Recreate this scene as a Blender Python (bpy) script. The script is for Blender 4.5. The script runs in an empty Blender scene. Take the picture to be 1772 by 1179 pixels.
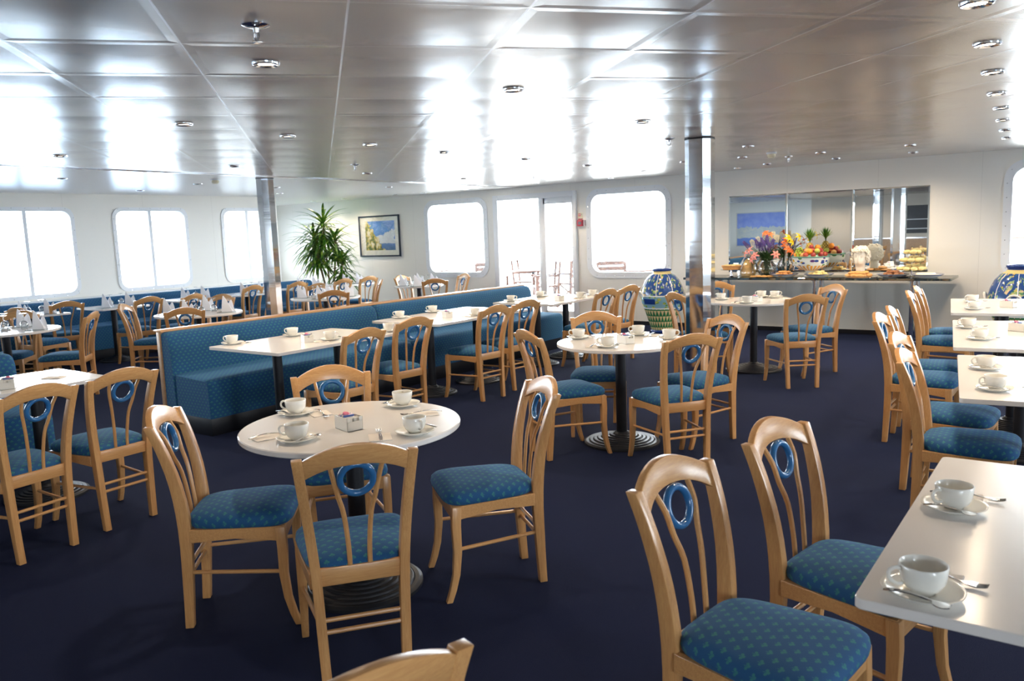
import bpy, bmesh, math, random
from mathutils import Vector, Matrix
PI = math.pi
SC = bpy.context.scene
COL = SC.collection

# ------------------------------------------------------------------ camera
F_PX, PITCH, ROLL, YAW, EYE = 1384.4, math.radians(7.704), math.radians(-2.079), math.radians(-36.16), 1.55
def _camera():
    cy_, sy_ = math.cos(YAW), math.sin(YAW)
    f = Vector((sy_*math.cos(PITCH), cy_*math.cos(PITCH), -math.sin(PITCH)))
    r0 = Vector((cy_, -sy_, 0)); u0 = r0.cross(f)
    r = r0*math.cos(ROLL) + u0*math.sin(ROLL); u = r.cross(f)
    cd = bpy.data.cameras.new('camera'); cam = bpy.data.objects.new('camera', cd); COL.objects.link(cam)
    m = Matrix((r, u, -f)).transposed().to_4x4(); m.translation = Vector((0, 0, EYE))
    cam.matrix_world = m
    cd.sensor_width = 36.0; cd.lens = F_PX/1772*36.0; cd.clip_start = 0.05; cd.clip_end = 200
    cd.dof.use_dof = True; cd.dof.focus_distance = 4.6; cd.dof.aperture_fstop = 5.6
    SC.camera = cam
_camera()

# ------------------------------------------------------------------ world, exposure
SC.view_settings.view_transform = 'Standard'; SC.view_settings.look = 'None'
SC.view_settings.gamma = 1.0; SC.view_settings.use_curve_mapping = False
SC.view_settings.exposure = 0.80
SC.cycles.use_denoising = True
SC.cycles.max_bounces = 10; SC.cycles.transparent_max_bounces = 16
SC.cycles.sample_clamp_indirect = 8.0
W = bpy.data.worlds.new('sky'); SC.world = W; W.use_nodes = True
_bg = W.node_tree.nodes['Background']; _bg.inputs[0].default_value = (0.86, 0.93, 1.0, 1); _bg.inputs[1].default_value = 19.0
_tc = W.node_tree.nodes.new('ShaderNodeTexCoord'); _sx = W.node_tree.nodes.new('ShaderNodeSeparateXYZ'); _rp = W.node_tree.nodes.new('ShaderNodeValToRGB')   # hazy white sky over a dimmer sea
_ad = W.node_tree.nodes.new('ShaderNodeMath'); _ad.operation = 'MULTIPLY_ADD'; _ad.inputs[1].default_value = .5; _ad.inputs[2].default_value = .5
W.node_tree.links.new(_tc.outputs['Generated'], _sx.inputs[0]); W.node_tree.links.new(_sx.outputs[2], _ad.inputs[0]); W.node_tree.links.new(_ad.outputs[0], _rp.inputs[0]); W.node_tree.links.new(_rp.outputs[0], _bg.inputs[0])
_e = _rp.color_ramp.elements; _e[0].position = .36; _e[0].color = (.10, .13, .17, 1); _e[1].position = .5; _e[1].color = (.86, .93, 1, 1)
_q = _e.new(.47); _q.color = (.26, .33, .40, 1)

WIN_LEFT = [(-4.8, -3.6), (-2.95, -1.75), (-1.1, .1), (0.75, 1.95), (2.6, 3.8), (4.45, 5.68), (6.29, 7.46), (8.13, 9.14)]   # along the window wall; the two rearmost, unseen, added to brighten the rear
WIN_BACK = [(-10.34, -8.96, .82, 2.13), (-6.76, -5.39, .82, 2.13), (-.87, .51, .82, 2.13), (1.3, 2.7, .82, 2.13)]
WIN_RIGHT = [(-4.6, -3.2), (-2.4, -1.0), (4.2, 5.6), (8.6, 10.0)]
XL, XR, YB, YR, HC = -11.85, 4.6, 11.555, -6.0, 2.325

ALC = (9.75, 10.95)   # unseen window added in the alcove end wall for daylight
def portal(name, loc, rot, sx, sy, power=None, col=(0.9, 0.95, 1.0)):
    l = bpy.data.lights.new(name, 'AREA'); l.shape = 'RECTANGLE'; l.size = sx; l.size_y = sy
    if power is None: l.cycles.is_portal = True
    else: l.energy = power; l.color = col
    o = bpy.data.objects.new(name, l); COL.objects.link(o); o.location = loc; o.rotation_euler = rot
    return o
for i, (a, b) in enumerate(WIN_LEFT): portal('window_portal', (XL-.12, (a+b)/2, 1.5), (0, -PI/2, 0), 1.3, b-a)
for i, (a, b) in enumerate(WIN_RIGHT): portal('window_portal', (XR+.12, (a+b)/2, 1.45), (0, PI/2, 0), 1.35, b-a)
for (a, b, c, d) in WIN_BACK: portal('window_portal', ((a+b)/2, YB+.14, (c+d)/2), (-PI/2, 0, 0), b-a, d-c)
portal('window_portal', (-15.2, 10.35, 1.45), (0, -PI/2, 0), 1.3, 1.2)
portal('window_portal', (-7.86, YB+.14, 1.1), (-PI/2, 0, 0), 1.5, 2.2)

# ------------------------------------------------------------------ node helpers
def srgb(r, g=None, b=None):
    if g is None: r, g, b = [int(r[i:i+2], 16) for i in (0, 2, 4)]
    def c(v):
        v /= 255.0
        return v/12.92 if v <= .04045 else ((v+.055)/1.055)**2.4
    return (c(r), c(g), c(b), 1.0)
class E:
    """a float socket with arithmetic"""
    def __init__(s, nt, v): s.nt, s.v = nt, v
    def op(s, o, *a):
        n = s.nt.nodes.new('ShaderNodeMath'); n.operation = o
        for i, x in enumerate((s,)+a):
            x = x.v if isinstance(x, E) else x
            if isinstance(x, (int, float)): n.inputs[i].default_value = x
            else: s.nt.links.new(x, n.inputs[i])
        return E(s.nt, n.outputs[0])
    def __add__(s, o): return s.op('ADD', o)
    def __sub__(s, o): return s.op('SUBTRACT', o)
    def __mul__(s, o): return s.op('MULTIPLY', o)
    def __truediv__(s, o): return s.op('DIVIDE', o)
    __radd__ = __add__; __rmul__ = __mul__
    def lt(s, o): return s.op('LESS_THAN', o)
    def gt(s, o): return s.op('GREATER_THAN', o)
    def max(s, o): return s.op('MAXIMUM', o)
    def min(s, o): return s.op('MINIMUM', o)
    def fl(s): return s.op('FLOOR')
    def fr(s): return s.op('FRACT')
    def ab(s): return s.op('ABSOLUTE')
    def sin(s): return s.op('SINE')
    def mod(s, o): return s.op('FLOORED_MODULO', o)
class Mat:
    def __init__(s, name, base=(.8, .8, .8, 1), rough=.5, metal=0.0, **kw):
        s.m = bpy.data.materials.new(name); s.m.use_nodes = True; s.nt = s.m.node_tree
        s.b = s.nt.nodes['Principled BSDF']
        s.set('Base Color', base); s.set('Roughness', rough); s.set('Metallic', metal)
        for k, v in kw.items(): s.set(k.replace('_', ' '), v)
        s.m.diffuse_color = base if not hasattr(base, 'node') else (.5, .5, .5, 1)
    def set(s, k, v):
        if isinstance(v, E): v = v.v
        if isinstance(v, bpy.types.NodeSocket): s.nt.links.new(v, s.b.inputs[k])
        else: s.b.inputs[k].default_value = v
    def coord(s, kind='Object'):
        return s.nt.nodes.new('ShaderNodeTexCoord').outputs[kind]
    def world(s): return s.nt.nodes.new('ShaderNodeNewGeometry').outputs['Position']
    def sep(s, v):
        n = s.nt.nodes.new('ShaderNodeSeparateXYZ'); s.nt.links.new(v, n.inputs[0])
        return [E(s.nt, o) for o in n.outputs]
    def comb(s, x, y, z=0):
        n = s.nt.nodes.new('ShaderNodeCombineXYZ')
        for i, q in enumerate((x, y, z)):
            q = q.v if isinstance(q, E) else q
            if isinstance(q, (int, float)): n.inputs[i].default_value = q
            else: s.nt.links.new(q, n.inputs[i])
        return n.outputs[0]
    def scale(s, v, sc):
        n = s.nt.nodes.new('ShaderNodeMapping'); s.nt.links.new(v, n.inputs[0]); n.inputs['Scale'].default_value = sc
        return n.outputs[0]
    def noise(s, v, scale, detail=3, rough=.5, out='Fac'):
        n = s.nt.nodes.new('ShaderNodeTexNoise'); s.nt.links.new(v, n.inputs['Vector'])
        n.inputs['Scale'].default_value = scale; n.inputs['Detail'].default_value = detail; n.inputs['Roughness'].default_value = rough
        return E(s.nt, n.outputs[out])
    def vor(s, v, scale, feature='F1', out='Distance'):
        n = s.nt.nodes.new('ShaderNodeTexVoronoi'); n.feature = feature; s.nt.links.new(v, n.inputs['Vector']); n.inputs['Scale'].default_value = scale
        return E(s.nt, n.outputs[out])
    def ramp(s, f, stops, interp='LINEAR'):
        n = s.nt.nodes.new('ShaderNodeValToRGB'); s.nt.links.new(f.v if isinstance(f, E) else f, n.inputs[0]); n.color_ramp.interpolation = interp
        el = n.color_ramp.elements
        while len(el) < len(stops): el.new(.5)
        for e, (p, c) in zip(el, stops): e.position = p; e.color = c
        return n.outputs[0]
    def mix(s, f, a, b):
        n = s.nt.nodes.new('ShaderNodeMix'); n.data_type = 'RGBA'
        f = f.v if isinstance(f, E) else f
        if isinstance(f, (int, float)): n.inputs[0].default_value = f
        else: s.nt.links.new(f, n.inputs[0])
        for i, q in ((6, a), (7, b)):
            if isinstance(q, bpy.types.NodeSocket): s.nt.links.new(q, n.inputs[i])
            else: n.inputs[i].default_value = q
        return n.outputs[2]
    def bump(s, h, dist=.001, strength=1.0):
        n = s.nt.nodes.new('ShaderNodeBump'); s.nt.links.new(h.v if isinstance(h, E) else h, n.inputs['Height'])
        n.inputs['Distance'].default_value = dist; n.inputs['Strength'].default_value = strength
        s.nt.links.new(n.outputs[0], s.b.inputs['Normal'])

# ------------------------------------------------------------------ materials
def wood(name, sc, c1, c2, rough=.32):
    m = Mat(name, rough=rough)
    v = m.scale(m.coord(), sc)
    g = m.noise(v, 1.0, 4, .6) * .6 + m.noise(v, 4.0, 3, .5) * .4
    m.set('Base Color', m.ramp(g, [(.3, c1), (.7, c2)]))
    m.set('Coat Weight', .25); m.set('Coat Roughness', .2)
    return m.m
BE1, BE2 = srgb(188, 134, 82), srgb(214, 165, 108)
beech_v = wood('beech_upright', (110, 110, 5), BE1, BE2)
beech_h = wood('beech_across', (5, 110, 110), BE1, BE2)
beech_y = wood('beech_lengthwise', (110, 5, 110), BE1, BE2)
beech_panel = wood('beech_panel', (20, 2.0, 20), srgb(176, 136, 100), srgb(200, 160, 120), .45)
teak = wood('teak', (30, 30, 30), srgb(56, 32, 24), srgb(76, 44, 32), .6)

def fabric(name, cell):
    m = Mat(name, rough=.85); m.set('Sheen Weight', .35); m.set('Sheen Roughness', .4); m.set('Sheen Tint', srgb(120, 170, 210))
    u, v, _ = m.sep(m.coord('UV'))
    v = v / (cell*.56); row = v.fl(); u = u / cell + row.mod(2.0) * .5
    a = u.fr() - .5; b = (v.fr() - .5) * .56
    def blob(x, y, r): 
        dx = a - x; dy = b - y
        return (dx*dx + dy*dy).lt(r*r)
    f = blob(-.135, -.03, .092).max(blob(.135, -.03, .092)).max(blob(0, .085, .098))
    stem = (a.ab().lt(.022)).min(b.lt(.05)).min(b.gt(-.22))
    f = f.max(stem)
    n = m.noise(m.coord('UV'), 900, 2, .6)
    f = f * (m.noise(m.coord('UV'), 420, 2, .6).gt(.42) * .36 + .22)
    base = m.mix(n, srgb(13, 64, 108), srgb(28, 90, 140))
    m.set('Base Color', m.mix(f, base, srgb(62, 142, 118)))
    m.bump(n, .0006, .5)
    return m.m
fab_chair = fabric('blue_sprig_fabric', .046)
fab_bench = fabric('blue_sprig_bench_fabric', .044)

def carpet():
    m = Mat('navy_carpet', rough=.95); w = m.world()
    n = m.noise(w, 420, 2, .7); k = m.noise(w, 2.2, 3, .5)
    c = m.mix(n, srgb(8, 13, 36), srgb(28, 38, 76))
    m.set('Base Color', m.mix(k * .5, c, srgb(26, 32, 54))); m.bump(n, .004, .8)
    m.set('Specular IOR Level', .12); m.set('Sheen Weight', .05); m.set('Sheen Roughness', .5); m.set('Sheen Tint', srgb(140, 160, 200))
    return m.m
carpet_m = carpet()

# ceiling panels: square brushed metal trays laid diagonally to the room
GU, GV, G0, GS = (.653, .757), (-.757, .653), (-2.111, 2.828), .622
def ceiling_mat():
    m = Mat('brushed_metal_ceiling', srgb(218, 215, 212), .24, .62)
    x, y, z = m.sep(m.world())
    x = x - G0[0]; y = y - G0[1]
    u = (x*GU[0] + y*GU[1]) / GS; v = (x*GV[0] + y*GV[1]) / GS
    fu = u.fr(); fv = v.fr()
    pil = (fu*PI).sin() * (fv*PI).sin()
    eu = (fu - .5).ab(); ev = (fv - .5).ab()
    gu = eu.gt(.4935); gv = ev.gt(.4958)
    wob = m.noise(m.world(), 1.6, 2, .5)
    cu = (u.fl()*12.9898 + v.fl()*78.233).sin() * 43758.5
    rnd = cu.fr()
    brush = m.noise(m.comb(u*3.0, v*260.0), 1.0, 2, .6)
    m.bump(pil * (.7 + rnd*.6) * .0062 + (eu.max(ev)-.44).max(0)*.05*rnd + wob*.004 + brush*.00003 - gu.max(gv)*.0012, 1.0, 1.0)
    m.set('Roughness', .27)
    m.set('Base Color', m.mix(gu, m.mix(gv, srgb(212, 209, 207), srgb(235, 235, 235)), srgb(244, 246, 250)))
    return m.m
ceil_m = ceiling_mat()
def wall_mat(name, base, seam=1.19, off=.33):
    m = Mat(name, rough=.45); x, y, z = m.sep(m.world())
    s = ((x + y + off) / seam).fr(); f = (s - .5).ab().gt(.4985)
    n = m.noise(m.world(), 250, 2)
    m.set('Base Color', m.mix(f, base, (base[0]*.82, base[1]*.82, base[2]*.82, 1))); m.bump(n, .0004, .3)
    return m.m
wall_m = wall_mat('cream_wall_panel', srgb(243, 240, 232))
wall_beige = wall_mat('beige_wall_panel', srgb(206, 194, 178))
ceil_white = Mat('white_strip_ceiling', srgb(245, 243, 240), .3)
_x, _y, _z = ceil_white.sep(ceil_white.world()); ceil_white.bump(((_y*8.0).fr() - .5).ab().gt(.47) * -.004, 1.0, 1.0); ceil_white = ceil_white.m
white_paint = Mat('white_paint', srgb(240, 242, 244), .35)
_n = white_paint.noise(white_paint.coord(), 60); white_paint.bump(_n, .0003, .3); white_paint = white_paint.m
def plain(name, base, rough=.5, metal=0.0, nscale=40, amp=.08, **kw):
    m = Mat(name, base, rough, metal, **kw)
    n = m.noise(m.coord(), nscale, 3)
    m.set('Base Color', m.mix(n, tuple(c*(1-amp) for c in base[:3])+(1,), tuple(min(1, c*(1+amp)) for c in base[:3])+(1,)))
    return m.m
laminate = plain('white_laminate', srgb(236, 232, 228), .16, 0, 6, .02)
ceramic = plain('white_ceramic', srgb(240, 238, 230), .12, 0, 6, .01)
paper = plain('paper_napkin', srgb(240, 232, 222), .8, 0, 60, .03)
linen = plain('white_linen', srgb(248, 248, 252), .8, 0, 60, .02)
black_metal = plain('black_cast_metal', srgb(34, 36, 42), .42, .3, 60, .15)
black_plinth = plain('black_plinth', srgb(18, 20, 28), .4, 0, 30, .1)
steel = Mat('polished_steel', srgb(225, 228, 232), .07, 1.0)
_x, _y, _z = steel.sep(steel.world()); steel.bump(steel.noise(steel.comb(_x*.2, _y*.2, _z*3.0), 3.0, 2), .004, .25); steel = steel.m
cutlery_m = plain('cutlery_steel', srgb(215, 212, 208), .15, 1.0, 20, .05)
chrome = plain('chrome', srgb(225, 225, 228), .1, 1.0, 20, .03)
ring_blue = plain('blue_lacquer', srgb(48, 102, 152), .15, 0, 20, .05)
pink = plain('pink_paper', srgb(226, 120, 150), .6); blue_paper = plain('blue_paper', srgb(80, 105, 170), .6)
mirror_m = plain('mirror_glass', srgb(235, 238, 238), .01, 1.0, 1, .0)
frame_dark = plain('dark_frame', srgb(40, 52, 72), .3)
mount_m = plain('picture_mount', srgb(238, 238, 232), .6)
red_m = plain('red_plastic', srgb(196, 60, 76), .4); cream_plastic = plain('cream_plastic', srgb(235, 228, 200), .5); grey_plastic = plain('grey_plastic', srgb(110, 110, 120), .4)
brass = plain('brass', srgb(214, 176, 96), .25, 1.0)
terracotta = plain('dark_pot', srgb(70, 90, 80), .5)
bark = plain('bark', srgb(140, 118, 84), .8, 0, 30, .25)
stone = plain('white_marble', srgb(236, 228, 212), .55, 0, 30, .06)
deck_m = plain('pale_deck', srgb(226, 222, 214), .7, 0, 3, .05)
leaf_m = Mat('dracaena_leaf', rough=.4)
leaf_m.set('Base Color', leaf_m.ramp(leaf_m.noise(leaf_m.coord(), 9, 2), [(.3, srgb(30, 80, 18)), (.5, srgb(72, 126, 30)), (.68, srgb(160, 178, 62))])); leaf_m = leaf_m.m
def glass(name, tint=(.97, .99, 1, 1), gloss=.07, rough=.02, k=.6):
    m = bpy.data.materials.new(name); m.use_nodes = True; nt = m.node_tree; nt.nodes.clear()
    o = nt.nodes.new('ShaderNodeOutputMaterial'); t = nt.nodes.new('ShaderNodeBsdfTransparent'); g = nt.nodes.new('ShaderNodeBsdfGlossy')
    t.inputs[0].default_value = tint; g.inputs['Roughness'].default_value = rough
    lw = nt.nodes.new('ShaderNodeLayerWeight'); lw.inputs[0].default_value = .3
    mm = nt.nodes.new('ShaderNodeMath'); mm.operation = 'MULTIPLY_ADD'; mm.inputs[1].default_value = k; mm.inputs[2].default_value = gloss
    nt.links.new(lw.outputs['Fresnel'], mm.inputs[0])
    mx = nt.nodes.new('ShaderNodeMixShader'); nt.links.new(mm.outputs[0], mx.inputs[0]); nt.links.new(t.outputs[0], mx.inputs[1]); nt.links.new(g.outputs[0], mx.inputs[2])
    nt.links.new(mx.outputs[0], o.inputs[0]); return m
pane_m = glass('window_glass', gloss=.03); glass_m = glass('clear_glass', (.985, .99, .99, 1), .06); smoke_glass = glass('counter_glass', (.35, .42, .42, 1), .25)
def emit(name, col, s):
    m = Mat(name, col, .5); m.set('Emission Color', col); m.set('Emission Strength', s); return m.m
bulb_m = emit('warm_bulb', srgb(255, 226, 190), 14.0)

# ------------------------------------------------------------------ geometry helpers
class MB:
    def __init__(s): s.v = []; s.f = []; s.uv = []; s.fu = False
    def add(s, vs, fs, uv=None):
        o = len(s.v); s.v += [tuple(p) for p in vs]; s.f += [tuple(i+o for i in q) for q in fs]
        if uv: s.fu = True
        s.uv += list(uv) if uv else [(p[0]+p[2]*.3, p[1]+p[2]) for p in vs]
        return s
    def box(s, c, d, rz=0.0):
        x, y, z = c; a, b, h = d[0]/2, d[1]/2, d[2]/2; cs, sn = math.cos(rz), math.sin(rz)
        vs = [(x+i*a*cs-j*b*sn, y+i*a*sn+j*b*cs, z+k*h) for k in (-1, 1) for j in (-1, 1) for i in (-1, 1)]
        return s.add(vs, [(0, 2, 3, 1), (4, 5, 7, 6), (0, 1, 5, 4), (2, 6, 7, 3), (0, 4, 6, 2), (1, 3, 7, 5)])
    def loft(s, secs, cap=True, closed=False, uvs=None):
        n = len(secs[0]); vs = [p for q in secs for p in q]; fs = []
        m = len(secs)
        for i in range(m if closed else m-1):
            for j in range(n):
                a = i*n+j; b = i*n+(j+1) % n; c = ((i+1) % m)*n+(j+1) % n; d = ((i+1) % m)*n+j
                fs.append((a, b, c, d))
        if cap and not closed:
            fs.append(tuple(range(n))[::-1]); fs.append(tuple((m-1)*n+j for j in range(n)))
        return s.add(vs, fs, uvs)
    def lathe(s, prof, n=24, c=(0, 0, 0), sx=1, sy=1):
        secs = [[(c[0]+r*sx*math.cos(2*PI*j/n), c[1]+r*sy*math.sin(2*PI*j/n), c[2]+z) for j in range(n)] for r, z in prof]
        L = 0; uv = []
        for i, (r, z) in enumerate(prof):
            if i: L += math.hypot(r-prof[i-1][0], z-prof[i-1][1])
            uv += [(j/n, L) for j in range(n)]
        return s.loft(secs, True, False, uv)
    def tube(s, pts, r, n=8, closed=False, flat=1.0):
        pts = [Vector(p) for p in pts]; m = len(pts); secs = []
        up = None
        for i, p in enumerate(pts):
            a = pts[(i-1) % m] if (i or closed) else p; b = pts[(i+1) % m] if (i < m-1 or closed) else p
            t = (b-a).normalized()
            if up is None: up = Vector((0, 0, 1)) if abs(t.z) < .9 else Vector((0, 1, 0))
            x = t.cross(up)
            if x.length < 1e-4: x = t.orthogonal()
            x.normalize(); y = x.cross(t).normalized(); up = y
            rr = r[i] if isinstance(r, (list, tuple)) else r
            secs.append([p + x*rr*math.cos(2*PI*j/n) + y*rr*flat*math.sin(2*PI*j/n) for j in range(n)])
        return s.loft(secs, True, closed)
    def build(s, name, mat, parent=None, smooth=False, bevel=0.0, loc=None, seg=2, angle=40):
        me = bpy.data.meshes.new(name); me.from_pydata(s.v, [], s.f)
        if s.fu:
            uvl = me.uv_layers.new(name='UVMap')
            li = [0]*len(me.loops); me.loops.foreach_get('vertex_index', li)
            flat = []
            for i in li: flat += s.uv[i]
            uvl.data.foreach_set('uv', flat)
        if not s.fu or bevel:
            bm = bmesh.new(); bm.from_mesh(me)
            bmesh.ops.recalc_face_normals(bm, faces=bm.faces)
            if bevel:
                es = [e for e in bm.edges if len(e.link_faces) == 2 and e.calc_face_angle(0) > .5]
                bmesh.ops.bevel(bm, geom=es, offset=bevel, segments=seg, affect='EDGES', profile=.5, clamp_overlap=True)
            bm.to_mesh(me); bm.free()
        else:
            bm = bmesh.new(); bm.from_mesh(me); bmesh.ops.recalc_face_normals(bm, faces=bm.faces); bm.to_mesh(me); bm.free()
        me.materials.append(mat)
        if smooth or bevel:
            me.shade_smooth() if hasattr(me, 'shade_smooth') else None
            try: me.set_sharp_from_angle(angle=math.radians(angle))
            except Exception: pass
        o = bpy.data.objects.new(name, me); COL.objects.link(o)
        if parent: o.parent = parent
        if loc: o.location = loc
        return o
def tag(o, label, cat, group=None, kind=None):
    if label: o['label'] = label
    if cat: o['category'] = cat
    if group: o['group'] = group
    if kind: o['kind'] = kind
    return o
def thing(name, label, cat, loc=(0, 0, 0), rz=0.0, group=None):
    o = bpy.data.objects.new(name, None); COL.objects.link(o); o.location = loc; o.rotation_euler = (0, 0, rz); o.empty_display_size = .1
    return tag(o, label, cat, group)
def struct(o):
    o['kind'] = 'structure'; return o
KIDS = {}
def dup(root, loc, rz, label, group=None):
    def cp(o, par):
        c = o.copy(); COL.objects.link(c)
        if par: c.parent = par
        for k in [q for q in ALL_KIDS(o)]: cp(k, c)
        return c
    r = cp(root, None); r.location = loc; r.rotation_euler = (0, 0, rz); r['label'] = label
    if group: r['group'] = group
    return r
def ALL_KIDS(o): return list(o.children)
def interp(tab, t):
    for i in range(len(tab)-1):
        if t <= tab[i+1][0] or i == len(tab)-2:
            a, b = tab[i], tab[i+1]; k = (t-a[0])/(b[0]-a[0]); return [a[j]+(b[j]-a[j])*k for j in range(1, len(a))]
def catmull(pts, n=6):
    P = [Vector(p) for p in pts]; out = []
    for i in range(len(P)-1):
        a = P[max(i-1, 0)]; b = P[i]; c = P[i+1]; d = P[min(i+2, len(P)-1)]
        for k in range(n):
            t = k/n; out.append(.5*((2*b) + (c-a)*t + (2*a-5*b+4*c-d)*t*t + (3*b-a-3*c+d)*t**3))
    out.append(P[-1]); return out
# chair positions (x, y, heading), cup and caddy spots on the tables, in metres
CHAIRS = {'A1': (-2.149, 1.916, 2.487), 'A2': (-2.853, 1.944, 0.755), 'A3': (-2.168, 2.718, -2.218), 'A4': (-2.957, 2.582, -0.642), 'B1': (-4.483, 1.726, -3.031), 'B2': (-4.558, 2.219, 3.181), 'C1': (-4.617, 4.096, 3.12), 'C2': (-4.783, 4.832, 3.05), 'D1': (-4.741, 5.887, 3.023), 'D2': (-4.778, 6.437, 3.036), 'E1': (-4.646, 7.825, 3.018), 'E2': (-4.669, 8.398, 2.997), 'F1': (-3.072, 5.308, -1.034), 'F2': (-2.949, 4.662, 1.045), 'F3': (-2.215, 4.783, 2.494), 'F4': (-2.292, 5.393, -2.039), 'G1': (-3.228, 7.704, 0.989), 'G2': (-3.461, 8.658, -1.275), 'G3': (-2.302, 7.732, 2.25), 'G4': (-2.357, 8.449, -2.217), 'H1': (-0.462, 4.409, 0.029), 'H2': (-0.609, 5.026, -0.048), 'H3': (-0.915, 6.071, -0.006), 'H4': (-0.932, 6.585, 0.086), 'H5': (-1.049, 8.021, 0.074), 'H6': (-1.083, 8.612, 0.082), 'R1': (-0.657, 1.999, -0.134), 'R2': (-0.553, 2.582, -0.173), 'I2': (-10.754, 4.9, 2.943), 'I3': (-8.572, 3.906, 3.953), 'I5': (-10.163, 4.381, 1.936), 'I6': (-9.291, 3.665, -0.852), 'K1a': (-7.948, 4.89, 2.594), 'K1b': (-8.805, 5.0, 0.722), 'K1c': (-10.232, 5.625, 3.171), 'K1d': (-9.973, 6.061, 3.328), 'K1e': (-9.009, 5.86, -1.271), 'K1f': (-10.699, 7.553, -3.022), 'K1g': (-8.873, 6.376, 4.084), 'K2a': (-10.6, 8.347, 3.174), 'K2b': (-8.168, 7.192, 2.433), 'K2c': (-9.362, 7.77, -1.259), 'K2d': (-10.356, 9.094, 3.184), 'K2e': (-10.4, 9.737, -3.175), 'K2g': (-9.222, 8.705, 3.995), 'K3a': (-9.233, 9.941, 0.065), 'K3b': (-8.356, 9.429, 2.327), 'K3c': (-8.67, 10.144, -1.965), 'Z1': (-1.18, 0.89, 2.83)}
CUPS = {'A': [(-2.577, 2.03), (-3.019, 2.348), (-2.645, 2.715), (-2.199, 2.346)], 'C': [(-5.537, 3.795), (-5.466, 4.337), (-4.932, 4.277), (-4.866, 4.877)], 'D': [(-5.55, 5.724), (-5.601, 6.274), (-4.958, 6.177)], 'E': [(-5.525, 7.565), (-5.531, 8.195), (-4.936, 8.159), (-4.97, 8.5)], 'F': [(-3.117, 5.073), (-2.675, 4.773), (-2.778, 5.496), (-2.429, 5.301)], 'G': [(-3.28, 8.299), (-2.855, 7.996), (-2.941, 8.734), (-2.706, 8.894)], 'T1': [(-0.824, 7.897), (-0.904, 8.548)], 'T2': [(-0.583, 5.973), (-0.717, 6.571)], 'T3': [(-0.343, 4.238), (-0.435, 4.812)], 'T4': [(-0.264, 1.824), (-0.282, 2.43)]}
CADDIES = {'A': (-2.54, 2.275), 'B': (-5.153, 2.002), 'C': (-5.032, 4.132), 'D': (-5.134, 5.96), 'E': (-5.02, 7.832), 'F': (-2.653, 4.992), 'G': (-2.832, 8.197), 'T1': (-0.589, 8.166), 'T2': (-0.402, 6.509)}

# ================================================================== THE ROOM
def holed_wall(name, axis, pos, thick, a0, a1, z0, z1, holes, mat):
    """wall along an axis ('x' or 'y') at pos, with rectangular holes (a, b, zlo, zhi)"""
    mb = MB(); holes = sorted(holes); cur = a0
    def blk(p, q, c, d):
        if q-p < 1e-3 or d-c < 1e-3: return
        if axis == 'x': mb.box(((p+q)/2, pos, (c+d)/2), (q-p, thick, d-c))
        else: mb.box((pos, (p+q)/2, (c+d)/2), (thick, q-p, d-c))
    for (p, q, c, d) in holes:
        blk(cur, p, z0, z1); blk(p, q, z0, c); blk(p, q, d, z1); cur = q
    blk(cur, a1, z0, z1)
    return struct(mb.build(name, mat))
struct(MB().box(((XL+XR)/2-1.6, (YB+YR)/2, -.05), (XR-XL+3.6, YB-YR+.4, .1)).build('floor', carpet_m))
XC = -8.12      # where the metal panels give way to the white strip ceiling
struct(MB().box(((XC+XR)/2, (YB+YR)/2, HC+.05), (XR-XC+.2, YB-YR+.4, .1)).build('ceiling', ceil_m))
struct(MB().box(((-15.1+XC)/2, (YB+YR)/2, HC+.045), (XC+15.1, YB-YR+.4, .1)).build('ceiling_side', ceil_white))
struct(MB().box((XC, (YB+YR)/2, HC-.006), (.03, YB-YR, .012)).build('trim_1', chrome))
ZL0, ZL1 = .90, 2.10
holed_wall('wall_left', 'y', XL-.06, .12, YR, 9.25, 0, HC+.1, [(a, b, ZL0, ZL1) for a, b in WIN_LEFT], wall_m)
holed_wall('wall_right', 'y', XR+.06, .12, YR, YB, 0, HC+.1, [(a, b, .75, 2.1) for a, b in WIN_RIGHT], wall_m)
holed_wall('wall_back', 'x', YB+.06, .12, -15.1, XR+.1, 0, HC+.1, [(a, b, c, d) for a, b, c, d in WIN_BACK] + [(-8.70, -7.02, 0.0, 2.2)], wall_m)
struct(MB().box((-13.5, 9.19, (HC+.1)/2), (3.2, .12, HC+.1)).build('wall_alcove', wall_m))
holed_wall('wall_end', 'y', -15.1, .12, 9.2, 11.6, 0, HC+.1, [(ALC[0], ALC[1], .82, 2.1)], wall_m)
struct(MB().box((-10.0, YR-.06, (HC+.1)/2), (3.8, .12, HC+.1)).build('wall_rear', wall_m))
struct(MB().box((-1.7, YR-.06, (HC+.1)/2), (12.8, .12, HC+.1)).build('wall_rear_beige', wall_beige))
for nm, lx, hx, y in (('baseboard_back', -15.0, -8.75, YB-.008), ('baseboard_back_right', -6.95, XR, YB-.008)):
    struct(MB().box(((lx+hx)/2, y, .03), (hx-lx, .016, .06)).build(nm, black_plinth))
struct(MB().box((-7.86, YB+.01, .012), (1.66, .2, .024)).build('trim_2', chrome))

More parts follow.
